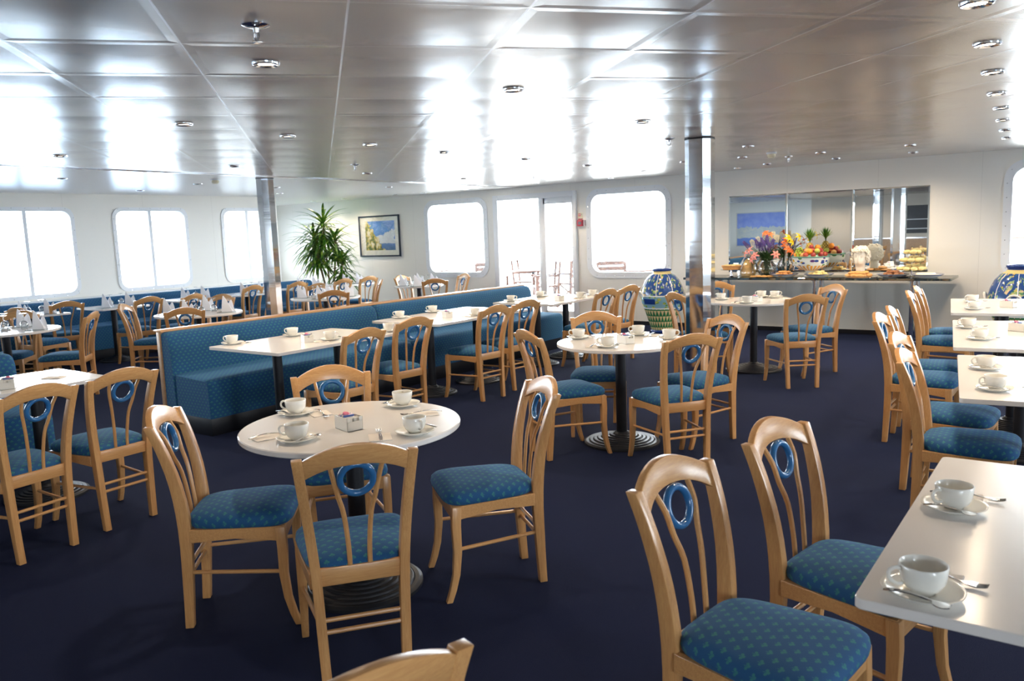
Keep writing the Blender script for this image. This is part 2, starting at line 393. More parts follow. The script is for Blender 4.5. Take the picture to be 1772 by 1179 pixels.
# ---- windows: rounded frames with rivets and a pane
def rrect(w, h, r, n=8):
    out = []
    for cx, cy, a0 in ((w/2-r, h/2-r, 0), (-w/2+r, h/2-r, PI/2), (-w/2+r, -h/2+r, PI), (w/2-r, -h/2+r, 1.5*PI)):
        for k in range(n+1):
            a = a0+PI/2*k/n; out.append((cx+r*math.cos(a), cy+r*math.sin(a)))
    return out
WN = [0]
def window(centre, w, h, rz, r=.16, flange=.07, mull=False, depth=.12):
    WN[0] += 1
    fr = MB()
    inn = rrect(w-.05, h-.05, r); hole = rrect(w-.006, h-.006, .004); out = rrect(w+2*flange, h+2*flange, r+flange)
    def sec(pts, y): return [(p[0], y, p[1]) for p in pts]
    fr.loft([sec(out, .0), sec(out, -.014), sec(inn, -.014), sec(inn, depth*.9), sec(hole, depth*.9), sec(hole, .0)], cap=False, closed=True)
    if mull: fr.box((0, depth*.5, 0), (.05, depth*.5, h-.04))
    o = struct(fr.build('window_%d' % WN[0], white_paint, loc=centre, smooth=True, angle=30)); o.rotation_euler = (0, 0, rz)
    rv = MB(); L = rrect(w+flange, h+flange, r+flange*.5, 4)
    P = [Vector((p[0], 0, p[1])) for p in L]; tot = sum((P[i]-P[i-1]).length for i in range(len(P))); step = tot/max(8, int(tot/.17)); acc = 0
    for i in range(len(P)):
        a, b = P[i], P[(i+1) % len(P)]; l = (b-a).length; t = step-acc
        while t <= l and l > 0:
            q = a.lerp(b, t/l); rv.lathe([(.007, 0), (.005, .004), (.0, .005)], 6, (0, 0, 0))
            for k in range(len(rv.v)-18, len(rv.v)):
                x, y, z = rv.v[k]; rv.v[k] = (q.x+x, -.013-z, q.z+y)
            t += step
        acc = (acc+l) % step
    rv.build('rivets', chrome, o); tag(o.children[0], None, None, None, 'stuff')
    MB().box((0, depth*.45, 0), (w-.045, .006, h-.045)).build('pane', pane_m, o)
    return o
for a, b in WIN_LEFT: window((XL, (a+b)/2, (ZL0+ZL1)/2), b-a, ZL1-ZL0, PI/2, r=.12, flange=.03, mull=True)
for a, b, c, d in WIN_BACK: window(((a+b)/2, YB, (c+d)/2), b-a, d-c, 0)
window((-15.04, sum(ALC)/2, 1.46), ALC[1]-ALC[0], 1.28, PI/2)  # added alcove window, throws daylight onto the back wall by the picture
for a, b in WIN_RIGHT: window((XR, (a+b)/2, 1.425), b-a, 1.35, -PI/2)

# ---- sliding glass door, left leaf slid open
fr = MB(); y0 = YB+.02
for x, w in ((-8.68, .10), (-7.045, .07)): fr.box((x, y0, 1.1), (w, .14, 2.2))
fr.box((-7.855, y0, 2.155), (1.55, .13, .09))
d1 = struct(fr.build('door_1', white_paint, bevel=.004))
lf = MB()
for x, w in ((-7.73, .13), (-7.1, .06)): lf.box((x, y0+.02, 1.06), (w, .05, 2.1))
lf.box((-7.4, y0+.02, 2.06), (.6, .05, .11)); lf.box((-7.4, y0+.02, .1), (.6, .05, .16))
leaf = lf.build('door_leaf', white_paint, d1, bevel=.003)
MB().box((-7.4, y0+.02, 1.09), (.56, .008, 1.84)).build('pane', pane_m, leaf)
MB().tube([(-7.79, y0-.03, .95), (-7.79, y0-.055, .97), (-7.79, y0-.055, 1.2), (-7.79, y0-.03, 1.22)], .009).build('door_handle', chrome, leaf)

# ---- pillars clad in polished steel
def pillar(x, y, w, label, rz=0.0):
    t = thing('steel_pillar', label, 'pillar', (x, y, 0), rz)
    s = [[(p[0], p[1], z) for p in rrect(w, w, .055, 1)] for z in (0, HC-.012)]
    MB().loft(s).build('cladding', steel, t)
    MB().loft([[(p[0], p[1], z) for p in rrect(w+.006, w+.006, .055, 1)] for z in (HC-.012, HC-.002)]).build('collar', black_metal, t)
    return t
pillar(-2.93, 6.98, .235, 'tall square polished steel pillar left of the buffet counter', .08)
pillar(-8.36, 6.38, .20, 'polished steel pillar beyond the blue dividing bench, before the windows', .1)
pillar(-4.95, -1.2, .235, 'polished steel pillar seen only as a bright stripe in the buffet mirror', .1)

# ---- ceiling fittings
def _downlight():
    t = thing('downlight', '', 'downlight', (0, 0, HC))
    MB().lathe([(.034, .0), (.036, -.008), (.052, -.012), (.058, -.009), (.06, -.001), (.06, .0)], 28).build('rim', chrome, t, smooth=True)
    MB().lathe([(.001, -.0045), (.034, -.0045), (.034, -.001), (.001, -.001)], 24).build('bulb', bulb_m, t)
    return t
ROWR = ['nearest', 'second nearest', 'third nearest', 'fourth nearest', 'fifth', 'sixth', 'seventh', 'farthest']
DL = [(-.398, 3.51), (-.446, 4.359), (-.502, 5.225), (-.563, 6.147), (-.607, 6.992), (-.668, 7.886), (-.726, 8.84), (-.783, 9.74)]
LIGHTS = [(x, y, '%s downlight of the long row running down the right side' % ROWR[i], 'downlights in the right hand row') for i, (x, y) in enumerate(DL)]
LIGHTS += [(-2.988, 2.334, 'round downlight high at upper left, just below the near sprinkler', None),
 (-2.617, 3.677, 'lone round downlight near the middle of the metal ceiling', None),
 (-4.83, 3.088, 'downlight above the near end of the blue dividing bench', None),
 (-4.929, 4.001, 'downlight left of centre, between two others above the bench', None),
 (-4.984, 4.896, 'third downlight of the row above the blue dividing bench', None),
 (-5.03, 5.9, 'fourth downlight of the row above the blue dividing bench', None),
 (-2.746, 5.486, 'downlight just left of the near steel pillar top', None),
 (-7.069, 3.349, 'downlight far left on the metal panels near the windows', None),
 (-7.167, 5.107, 'downlight left of the far steel pillar top', None),
 (-2.886, 8.107, 'downlight just right of the near steel pillar', None),
 (-2.593, 9.641, 'downlight beside the far ceiling sprinkler above the buffet', None),
 (-1.666, 9.652, 'downlight on the far ceiling right of the buffet mirror', None)]
FARL = 'small recessed downlight far off over the back of the room'
for x, y in ((-3.4, 9.36), (-3.57, 10.75), (-4.1, 9.3), (-2.7, 10.75), (-1.82, 10.75), (-5.0, 7.2), (-5.05, 8.6), (-5.1, 10.2), (-4.1, 11.1), (-7.2, 7.0), (-7.25, 8.9), (-7.3, 10.8), (-6.1, 11.1), (-8.9, 11.0), (-9.9, 11.0), (-9.0, 9.2), (-9.7, 7.6), (-10.9, 8.6), (-12.0, 11.0), (-10.6, 11.0), (-12.9, 11.0)):
    LIGHTS.append((x, y, FARL, 'downlights over the back of the room'))
for x, y in ((-9.2, 2.6), (-9.3, 4.4), (-9.5, 6.2), (-10.9, 4.0), (-10.9, 6.2)):
    LIGHTS.append((x, y, 'pale downlight in the white strip ceiling by the windows', 'downlights by the windows'))
for x, y in ((-.5, -1.5), (-.5, -4), (-2.9, -.5), (-2.9, -3.2), (-5, -3.2), (1.6, 5), (1.6, 8), (1.8, -1), (3.2, 3.5), (3.2, 7), (-10.4, -5.2), (-9.4, -5.2), (-7.6, -5.2), (-6.4, -5.2), (-8.2, -3.8), (-10, -3.4)):  # those near the rear wall are added to brighten it in the mirror
    LIGHTS.append((x, y, 'unseen ceiling downlight behind or beside the camera', 'downlights out of the frame'))
dl0 = _downlight()
for i, (x, y, lab, grp) in enumerate(LIGHTS):
    if i == 0: dl0.location = (x, y, HC); tag(dl0, lab, 'downlight', grp); o = dl0
    else: o = dup(dl0, (x, y, HC), 0, lab, grp)
sp = bpy.data.lights.new('downlight_beam', 'SPOT'); sp.energy = 27; sp.color = (1.0, .80, .58); sp.spot_size = math.radians(150); sp.spot_blend = .8; sp.shadow_soft_size = .05
for (x, y, lab, grp) in LIGHTS:
    if -12 < x < -8.2 or (y > 11.0 and x > -8): continue
    o = bpy.data.objects.new('downlight_beam', sp); COL.objects.link(o); o.location = (x, y, HC-.03)
def sprinkler(x, y, lab):
    t = thing('sprinkler', lab, 'sprinkler', (x, y, HC))
    MB().lathe([(.0, 0), (.05, 0), (.05, -.004), (.03, -.012), (.012, -.014), (.009, -.03), (.0, -.03)], 20).build('escutcheon', chrome, t, smooth=True)
    MB().tube([(-.012, 0, -.03), (-.014, 0, -.045), (-.004, 0, -.06)], .0025).tube([(.012, 0, -.03), (.014, 0, -.045), (.004, 0, -.06)], .0025).tube([(0, 0, -.028), (0, 0, -.058)], .002).build('arms', chrome, t)
    MB().lathe([(.0, -.058), (.021, -.061), (.021, -.064), (.0, -.062)], 12).build('deflector', chrome, t)
sprinkler(-2.488, 1.911, 'chrome fire sprinkler hanging from the ceiling at the upper left')
sprinkler(-3.12, 6.75, 'small fire sprinkler just left of the near steel pillar top')
sprinkler(-3.01, 9.84, 'small fire sprinkler on the ceiling right of the smoke detector')
sprinkler(-6.44, 6.09, 'small fire sprinkler on the far ceiling above the blue dividing bench')
sprinkler(-6.62, 9.73, 'tiny fire sprinkler near the top of the sliding door')
def detector(x, y, lab):
    t = thing('smoke_detector', lab, 'smoke detector', (x, y, HC))
    MB().lathe([(.0, 0), (.055, 0), (.055, -.014), (.045, -.018), (.0, -.018)], 20).build('base', white_paint, t, smooth=True)
    MB().lathe([(.0, -.018), (.042, -.018), (.044, -.04), (.03, -.056), (.0, -.058)], 20).build('sensor_head', cream_plastic, t, smooth=True)
detector(-2.97, 9.08, 'white smoke detector on the ceiling right of the near steel pillar')
detector(-8.75, 5.95, 'white dome smoke detector left of the far steel pillar')

# ================================================================== CHAIRS
POST = [(0.0, -.216, .137), (.2, -.205, .143), (.42, -.198, .150), (.60, -.214, .164), (.75, -.250, .179), (.852, -.288, .188)]
def post_at(z):
    y, x = interp(POST, z); return x, y
def make_chair():
    t = thing('dining_chair', '', 'chair')
    # cushion
    n = 40; rings = []
    def outl(k, s, z):
        out = []
        for j in range(n):
            a = 2*PI*j/n; ca, sa = math.cos(a), math.sin(a); e = .42
            x = math.copysign(abs(ca)**e, ca); y = math.copysign(abs(sa)**e, sa)
            hw = .222 + (y-1)*.5*.052
            out.append((x*hw*s, .012+y*.212*s, z))
        return out
    mb = MB(); prof = [(.93, .415), (.985, .425), (1.0, .44), (.985, .456), (.93, .468), (.8, .478), (.6, .485), (.35, .489), (.1, .49)]
    secs = []; uv = []; 
    L = 0; Ls = []
    pp = None
    for s, z in reversed(prof):
        if pp: L += math.hypot((s-pp[0])*.21, z-pp[1])
        else: L = s*.21
        Ls.append(L); pp = (s, z)
    for (s, z), l in zip(reversed(prof), Ls):
        q = outl(0, s, z); secs.append(q); uv += [(p[0]/(s*.21)*l, p[1]/(s*.21)*l) if s > .05 else (p[0], p[1]) for p in q]
    mb.loft(secs, True, False, uv); seat = mb.build('seat', fab_chair, t, smooth=True, angle=80)
    # apron boards
    fm = MB()
    fm.box((0, .186, .39), (.38, .022, .06))
    for s in (-1, 1):
        fm.loft([[(s*.150, -.18, .365), (s*.150, -.18, .42), (s*.172, -.18, .42), (s*.172, -.18, .365)],
                 [(s*.172, .0, .378), (s*.172, .0, .42), (s*.194, .0, .42), (s*.194, .0, .378)],
                 [(s*.186, .19, .358), (s*.186, .19, .42), (s*.208, .19, .42), (s*.208, .19, .358)]])
    fm.build('seat_frame', beech_h, t, bevel=.002, seg=1)
    # front legs, sabre curved
    for s in (-1, 1):
        lg = MB(); secs = []
        for z, y, w in ((.418, .178, .040), (.33, .182, .039), (.22, .180, .035), (.12, .190, .031), (.05, .208, .029), (0, .226, .027)):
            x = s*(.192 + .004*(1-z/.42)); secs.append([(x-w/2, y-w/2, z), (x+w/2, y-w/2, z), (x+w/2, y+w/2, z), (x-w/2, y+w/2, z)])
        lg.loft(secs).build('leg', beech_v, t, bevel=.004)
    for s in (-1, 1):
        bp = MB(); secs = []
        for p in catmull([(z, y, x) for z, y, x in POST], 3):
            z, y, x = p; w = .034; d = .034+.016*max(0, 1-abs(z-.44)/.42)
            secs.append([(s*x-w/2, y-d/2, z), (s*x+w/2, y-d/2, z), (s*x+w/2, y+d/2, z), (s*x-w/2, y+d/2, z)])
        bp.loft(secs).build('back_post', beech_v, t, bevel=.003)
    # top rail
    tr = MB(); secs = []; m = 14
    for i in range(m+1):
        u = -1+2*i/m; x = u*.176; zt = .842+.055*(1-u*u); zb = .772+.052*(1-abs(u)**2.4); bow = -.026*(1-u*u)
        yb = post_at(zb)[1]+bow; yt = -.286+(zt-.842)*-.25+bow; d = .0125
        secs.append([(x, yb-d, zb), (x, yb+d, zb), (x, yt+d, zt), (x, yt-d, zt)])
    tr.loft(secs).build('top_rail', beech_h, t, bevel=.003, angle=50)
    MB().box((0, -.198, .412), (.275, .022, .062)).build('lower_rail', beech_h, t, bevel=.003)
    # spindles and the blue ring
    for s in (-1, 1):
        pts = catmull([(s*.034, -.198, .43), (s*.036, -.206, .52), (s*.046, -.222, .63), (s*.062, -.245, .70), (s*.075, -.262, .765), (s*.084, -.290, .815)], 3)
        MB().tube(pts, .0085, 8).build('spindle', beech_v, t, smooth=True)
    cz, cyy = .763, -.268; pts = []
    for k in range(28):
        a = 2*PI*k/28; pts.append((.055*math.cos(a), cyy-.055*math.sin(a)*.26, cz+.055*math.sin(a)*.965))
    MB().tube(pts, .0115, 12, True).build('ring', ring_blue, t, smooth=True)
    for z in (.215, .258):
        x, y = post_at(z); MB().tube([(-x+.01, y, z), (x-.01, y, z)], .0085, 8).build('stretcher', beech_h, t, smooth=True)
    for s in (-1, 1):
        x, y = post_at(.235); MB().tube([(s*x, y+.01, .235), (s*.193, .172, .228)], .0085, 8).build('stretcher', beech_y, t, smooth=True)
    return t
CH_LAB = {
'A1': ('back to the camera, at the near round table', 0), 'A2': ('on the left side of the near round table, its seat facing right', 0),
'A3': ('on the right side of the near round table, its seat facing left', 0), 'A4': ('behind the near round table, facing the camera over it', 0),
'B1': ('at the left edge, back to camera, nearest the corner table', 0), 'B2': ('beside the wood bench end, right one at the corner table', 0),
'Z1': ('cropped at the bottom edge, only its pale top rail showing', 0),
'C1': ('left one of the pair at the nearest rectangular bench table', 0), 'C2': ('right one of the pair at the nearest rectangular bench table', 0),
'D1': ('left one of the pair at the middle rectangular bench table', 0), 'D2': ('right one of the pair at the middle rectangular bench table', 0),
'E1': ('left one of the pair at the farthest bench table', 0), 'E2': ('right one of the far pair, just left of the floral urn', 0),
'F1': ('behind the middle round table, facing the camera', 0), 'F2': ('left of the middle round table, its seat facing right', 0),
'F3': ('back to camera at the middle round table, in front', 0), 'F4': ('right of the middle round table, before the steel pillar', 0),
'G1': ('between the floral urn and the near steel pillar', 0), 'G2': ('behind the far round table, right beside the pillar', 0),
'G3': ('back to camera at the far round table before the buffet', 0), 'G4': ('right of the far round table, its seat facing left', 0),
'H1': ('nearest in the right hand row of chairs seen edge on', 0), 'H2': ('second nearest in the right hand row of chairs seen edge on', 0),
'H3': ('third nearest in the right hand row, standing out leftmost', 0), 'H4': ('fourth nearest in the right hand row, behind the leftmost', 0),
'H5': ('fifth in the right hand row, below the buffet corner', 0), 'H6': ('farthest in the right hand row, by the buffet counter leg', 0),
'R1': ('largest in the right foreground, at the near corner of the table', 0), 'R2': ('second in the right foreground, behind the largest one', 0),
'I2': ('second from left in the window area, back to camera', 0), 'I3': ('seen side on at far left, seat pointing left', 0),
'I4': ('only its seat showing at the far left edge', 0), 'I5': ('behind the far left round table, back to camera', 0), 'I6': ('facing the camera behind the far left round table', 0),
'K1a': ('back to camera at the round table just over the bench end', 0), 'K1b': ('left of the window area round table, seat facing right', 0),
'K1c': ('at a window table, above the left round table chair', 0), 'K1d': ('at a window table, directly behind the napkin laid round table', 0),
'K1e': ('facing the camera behind the window area round table', 0), 'K1f': ('at a window table just left of the far pillar', 0), 'K1g': ('side on, partly hidden by the far pillar', 0),
'K2a': ('at a window table just right of the far pillar', 0), 'K2b': ('back to camera at the round table in front of the plant', 0),
'K2c': ('facing the camera behind the round table near the plant', 0), 'K2d': ('at a window table directly below the leafy plant', 0),
'K2e': ('at a window table right below the plant, towards the picture', 0), 'K2g': ('side on, right of the round table near the plant', 0),
'K3a': ('below the framed picture, left of the small far round table', 0), 'K3b': ('back to camera below the left back window', 0), 'K3c': ('side on, between the back window and the sliding door', 0)}
chair0 = None
for k, (x, y, th) in CHAIRS.items():
    lab = 'beech dining chair ' + CH_LAB[k][0]
    g = {'A': 'chairs around the near round table', 'B': 'chairs at the corner table', 'C': 'chairs along the blue dividing bench', 'D': 'chairs along the blue dividing bench', 'E': 'chairs along the blue dividing bench', 'F': 'chairs around the middle round table', 'G': 'chairs around the far round table', 'H': 'chairs down the right hand row', 'R': 'chairs at the right foreground table', 'I': 'chairs in the window area', 'K': 'chairs in the window area', 'Z': None}[k[0]]
    if chair0 is None:
        chair0 = make_chair(); chair0.location = (x, y, 0); chair0.rotation_euler = (0, 0, th-PI/2); tag(chair0, lab, 'chair', g)
    else: dup(chair0, (x, y, 0), th-PI/2, lab, g)

# ================================================================== TABLES
TH = .745
def pedestal(t, x, y, R=.29, rz=0):
    pr = [(0, 0), (R, 0), (R, .014)]
    k = 7
    for i in range(k):
        a = R-.012-i*(R-.07)/k; h = .014+.0075*(i+1)
        pr += [(a, h-.001), (a-.004, h+.0012), (a-.022, h+.0006), (a-.024, h-.003)]
    pr += [(.055, .074), (.045, .085), (0, .085)]
    MB().lathe(pr, 48, (x, y, 0)).build('base', black_metal, t, smooth=True, angle=25)
    MB().lathe([(0, .08), (.038, .08), (.038, TH-.05), (0, TH-.05)], 24, (x, y, 0)).build('column', black_metal, t, smooth=True)
    MB().lathe([(0, TH-.052), (.05, TH-.052), (.07, TH-.03), (.1, TH-.029), (.1, TH-.024), (0, TH-.024)], 24, (x, y, 0)).build('top_plate', black_metal, t, smooth=True)
def round_table(x, y, R, label, group=None, baser=.29):
    t = thing('round_table', label, 'table', (x, y, 0), 0, group)
    MB().lathe([(0, TH-.024), (R-.004, TH-.024), (R, TH-.02), (R, TH-.004), (R-.004, TH), (0, TH)], 72).build('tabletop', laminate, t, smooth=True, angle=35)
    pedestal(t, 0, 0, baser); return t
def rect_table(x0, x1, y0, y1, label, rz=0, group=None, peds=2, cx=None):
    x, y = (x0+x1)/2, (y0+y1)/2
    t = thing('rectangular_table', label, 'table', (x, y, 0), rz, group); w, l = x1-x0, y1-y0
    MB().loft([[(p[0], p[1], z) for p in rrect(w, l, .02, 4)] for z in (TH-.024, TH)]).build('tabletop', laminate, t, bevel=.002, seg=1)
    for s in ((-1, 1) if peds == 2 else (0,)): pedestal(t, 0, s*l*.25, .24)
    return t
round_table(-2.60, 2.345, .475, 'round white table in the foreground with four coffee cups', None, .275)
round_table(-2.735, 5.06, .455, 'round white table in the middle with four chairs and black base', None, .275)
round_table(-2.90, 8.33, .45, 'round white table right of the pillar, before the buffet counter')
rect_table(-5.60, -4.74, 3.62, 4.88, 'nearest rectangular white table along the blue dividing bench')
rect_table(-5.66, -4.80, 5.44, 6.89, 'middle rectangular white table along the blue dividing bench')
rect_table(-5.66, -4.82, 7.38, 8.62, 'farthest rectangular white table along the blue dividing bench', 0)
rect_table(-5.66, -4.98, 1.30, 2.52, 'white corner table at the left edge with a caddy on it')
rect_table(-.385, .40, 1.735, 2.975, 'large white table cropped in the right foreground')
rect_table(-.545, .25, 4.04, 5.33, 'white table on the right, just behind the foreground one', .13)
rect_table(-.785, .01, 5.62, 7.12, 'second white table from the back in the right row', .13)
rect_table(-1.05, -.25, 7.64, 8.98, 'farthest white table in the right row, before the floral urn', .13)
# window area
for x, y, R, lab in ((-8.93, 3.50, .50, 'round table set with napkins at the far left edge'), (-8.48, 5.40, .49, 'napkin laid round table just over the near bench end'),
                     (-8.70, 7.52, .48, 'napkin laid round table in front of the plant'), (-8.95, 9.72, .40, 'small napkin laid round table below the left back window')):
    round_table(x, y, R, lab, 'round tables in the window area', .22)
WT = [(4.55, 'first'), (5.60, 'second'), (6.75, 'third'), (7.75, 'fourth'), (8.85, 'fifth'), (9.85, 'sixth')]
for y, o in WT: rect_table(-11.15, -10.45, y-.33, y+.33, 'square white table by the window bench, %s counted from the left' % o, 0, 'tables along the window bench', 1)

# ================================================================== BENCHES
def bench(x_front, x_back, y0, y1, label, rounded=(True, True), panel=None, ztop=.83, split=None, face=1):
    """seat facing +x (face=1); profile extruded along y; fabric seat block, fabric back, plinth, wooden spine"""
    t = thing('upholstered_bench', label, 'bench', (0, 0, 0))
    F = face
    zs = .47; xb = x_back; xs = x_front; bk = .17   # thickness of the back at the seat
    def ext(name, prof, a, b, mat, bev=.0, parent=None):
        r = .05; secs = []; uv = []
        m = 8
        ys = [a, a+.012, a+.035, a+.07] + [a+.07+(b-a-.14)*i/10 for i in range(1, 10)] + [b-.07, b-.035, b-.012, b]
        sh = [.024, .011, .003, 0] + [0]*9 + [0, .003, .011, .024]
        cx = sum(p[0] for p in prof)/len(prof); cz = sum(p[1] for p in prof)/len(prof)
        L = [0]
        for i in range(1, len(prof)): L.append(L[-1]+math.hypot(prof[i][0]-prof[i-1][0], prof[i][1]-prof[i-1][1]))
        for y, s in zip(ys, sh):
            q = []
            for (x, z), l in zip(prof, L):
                dx, dz = cx-x, cz-z; d = math.hypot(dx, dz) or 1; k = min(s, d*.5)
                q.append((x+dx/d*k, y, z+(dz/d*k if z > .2 else 0))); uv.append((y, l))
            secs.append(q)
        mb = MB(); mb.loft(secs, False, False, uv)
        nP = len(prof)
        for sec in (secs[0], secs[-1]): mb.add(sec, [tuple(range(nP))], [(p[0], p[2]) for p in sec])
        return mb.build(name, mat, parent or t, smooth=True, angle=60)
    # seat block
    r = .05
    sp_ = [(xb+F*.182, .15), (xs, .15), (xs, zs-r)] + [(xs-F*(r-r*math.cos(a)), zs-r+r*math.sin(a)) for a in (PI/6, PI/3, PI/2)] + [(xb+F*.182, zs+.01)]
    segs = [(y0, y1)] if not split else [(y0, split-.003), (split+.003, y1)]
    for a, b in segs:
        ext('seat', sp_, a+.006, b-.006, fab_bench)
        bp = [(xb+F*.045, .15), (xb+F*(bk+.02), .15), (xb+F*(bk+.02), zs), (xb+F*.185, .62), (xb+F*.155, ztop-.06), (xb+F*.13, ztop-.018), (xb+F*.10, ztop-.004), (xb+F*.045, ztop-.002)]
        ext('back_cushion', bp, a, b, fab_bench)
    MB().box(((xb+xs-F*.04)/2+F*.01, (y0+y1)/2, .075), (abs(xs-xb)-.06, y1-y0-.05, .15)).build('plinth', black_plinth, t, bevel=.003)
    if panel:
        MB().box((xb+F*.02, (y0+y1)/2, ztop/2+.003), (.045, y1-y0+.02, ztop-.006)).build('spine_panel', beech_panel, t, bevel=.004)
        MB().box((xb+F*.012, (y0+y1)/2, ztop+.006), (.11, y1-y0+.02, .018)).build('cap_rail', beech_y, t, bevel=.004)
    return t
bench(-5.66, -6.33, 3.63, 8.93, 'long blue patterned bench with wood cap dividing the room', panel=True, split=6.03)
bench(-5.66, -6.33, -.6, 2.46, 'blue patterned bench end cropped at the left edge', panel=False)
bench(-11.02, -11.70, 1.2, 9.7, 'blue patterned bench running along below the windows', panel=False)
MB_ = MB().box((-11.77, 2.2, .42), (.14, 13.6, .84)); struct(MB_.build('trim_3', white_paint, bevel=.004))

# ================================================================== COFFEE SETTINGS
def px(x, y, z):
    cam = SC.camera; m = cam.matrix_world; r, u, b = m.col[0].xyz, m.col[1].xyz, m.col[2].xyz
    v = Vector((x, y, z-EYE)); w = -v.dot(b); return 886+F_PX*v.dot(r)/w
def orders(pts):
    """words for the order of points from left to right in the photograph"""
    n = len(pts); W_ = {1: ['only'], 2: ['left', 'right'], 3: ['leftmost', 'middle', 'rightmost'], 4: ['leftmost', 'second from left', 'third from left', 'rightmost']}
    names = W_.get(n) or ['leftmost'] + ['%s from left' % q for q in ('second', 'third', 'fourth', 'fifth', 'sixth', 'seventh', 'eighth', 'ninth', 'tenth', 'eleventh')[:n-2]] + ['rightmost']
    idx = sorted(range(n), key=lambda i: px(*pts[i])); out = [None]*n
    for k, i in enumerate(idx): out[i] = names[k]
    return out
def make_cup():
    t = thing('coffee_cup', '', 'cup')
    pr = [(0, .0), (.024, 0), (.026, .005), (.036, .014), (.044, .028), (.047, .045), (.049, .064), (.0475, .0655), (.046, .064), (.044, .045), (.041, .03), (.032, .016), (.018, .009), (0, .008)]
    MB().lathe(pr, 36).build('bowl', ceramic, t, smooth=True, angle=80)
    pts = catmull([(.044, 0, .054), (.060, 0, .058), (.072, 0, .048), (.070, 0, .032), (.056, 0, .022), (.042, 0, .022)], 4)
    MB().tube(pts, .0046, 8, flat=1.0).build('handle', ceramic, t, smooth=True)
    return t
def make_saucer():
    pr = [(0, 0), (.045, 0), (.047, .002), (.070, .010), (.082, .016), (.083, .018), (.081, .019), (.068, .0135), (.045, .006), (.03, .006), (0, .006)]
    return MB().lathe(pr, 40).build('saucer', ceramic, smooth=True, angle=80)
def cutlery(kind):
    mb = MB(); L = .135 if kind == 'spoon' else .19
    secs = []
    hz = lambda u: .004+.010*math.sin(u*PI)*(.9 if kind == 'fork' else .6)
    def sec(y, w, z, th=.0022): return [(-w, y, z), (0, y, z+th*.6), (w, y, z), (w, y, z+th), (0, y, z+th*1.6), (-w, y, z+th)]
    n = 10; hl = L*.68
    for i in range(n+1):
        u = i/n; w = .0085-.0055*u if u > .25 else .0055+.003*u/.25*1.0
        secs.append(sec(u*hl, w, hz(u*.95)))
    if kind == 'spoon':
        for i in range(1, 8):
            u = i/8; w = .003+.0115*math.sin(u*PI)**.6; secs.append(sec(hl+u*(L-hl), w, .003-.003*math.sin(u*PI)))
        mb.loft(secs)
    else:
        for u, w in ((.15, .004), (.3, .009), (.45, .0115)): secs.append(sec(hl+u*(L-hl), w, .0045-.004*u))
        mb.loft(secs)
        for k in (-1.5, -.5, .5, 1.5):
            x = k*.0062; y0 = hl+.45*(L-hl)
            mb.tube([(x, y0-.003, .0045), (x*1.02, y0+.012, .003), (x*.98, L-.006, .0055), (x*.97, L, .008)], [.0019, .0019, .0016, .0008], 6)
    return mb.build('teaspoon' if kind == 'spoon' else 'fork', cutlery_m, smooth=True, angle=60)
def make_paper():
    mb = MB(); n = 6; random.seed(4)
    secs = []
    for i in range(n+1):
        u = i/n; z = .0012+.0014*math.sin(u*7); y = u*.115-.03
        secs.append([(-.045, y, z*.2), (.0, y, z*.1), (.045, y, z*.2), (.045, y, z+.0022), (.0, y, z+.003), (-.045, y, z+.0022)])
    return mb.loft(secs).build('paper_napkin', paper, smooth=True)
def make_caddy():
    t = thing('sugar_caddy', '', 'sugar caddy')
    mb = MB(); a, b, h, k = .056, .037, .058, .003
    mb.box((0, 0, .002), (2*a, 2*b, .004))
    for s in (-1, 1):
        mb.box((0, s*(b-k/2), h/2), (2*a, k, h))
        mb.loft([[(s*(a-k), -b, 0), (s*a, -b, 0), (s*a, b, 0), (s*(a-k), b, 0)]]*1 + [[(s*(a-k), -b, h*.7), (s*a, -b, h*.7), (s*a, b, h*.7), (s*(a-k), b, h*.7)]])
        mb.box((s*(a-k/2), -b*.75, h*.85), (k, b*.5, h*.32)); mb.box((s*(a-k/2), b*.75, h*.85), (k, b*.5, h*.32))
    mb.box((.018, 0, h*.48), (k, 2*b-.004, h*.94))
    mb.build('tray', ceramic, t, bevel=.0012, seg=1)
    random.seed(11)
    for i in range(9):
        m = [paper, pink, paper, paper, blue_paper, paper, pink, paper, blue_paper][i]
        x = -.046+i*.0068; q = MB().box((0, 0, .031), (.0045, .05, .05))
        o = q.build('sugar_packet', m, t, bevel=.001, seg=1, loc=(x, random.uniform(-.003, .003), .005)); o.rotation_euler = (random.uniform(-.1, .1), random.uniform(-.12, .2), 0)
    o = MB().lathe([(0, -.006), (.014, -.004), (.017, 0), (.014, .005), (0, .006)], 12, sx=1.1, sy=.7).build('sweetener_packet', pink, t, smooth=True, loc=(-.018, 0, .062)); o.rotation_euler = (.2, .15, .3)
    for s in (-1, 1): MB().lathe([(0, 0), (.010, 0), (.014, .028), (.0145, .031), (0, .0315)], 14).build('creamer_pot', ceramic, t, smooth=True, loc=(.035, s*.014, .022))
    return t
TN = {'A': 'near round table', 'C': 'nearest bench table', 'D': 'middle bench table', 'E': 'farthest bench table', 'F': 'middle round table', 'G': 'far round table by the pillar',
      'T1': 'farthest right hand table', 'T2': 'second farthest right hand table', 'T3': 'white table behind the foreground one', 'T4': 'large foreground table at right', 'B': 'corner table at left'}
TC = {'A': (-2.60, 2.345), 'F': (-2.735, 5.06), 'G': (-2.90, 8.33), 'C': (-5.17, None), 'D': (-5.23, None), 'E': (-5.24, None), 'T1': (1, None), 'T2': (1, None), 'T3': (1, None), 'T4': (1, None)}
protos = {}
FORKS_A = [(-2.753, 1.925, 1.28-PI/2), (-2.946, 2.437, -.42-PI/2), (-2.375, 2.69, -2.29-PI/2), (-2.246, 2.174, 2.42-PI/2)]
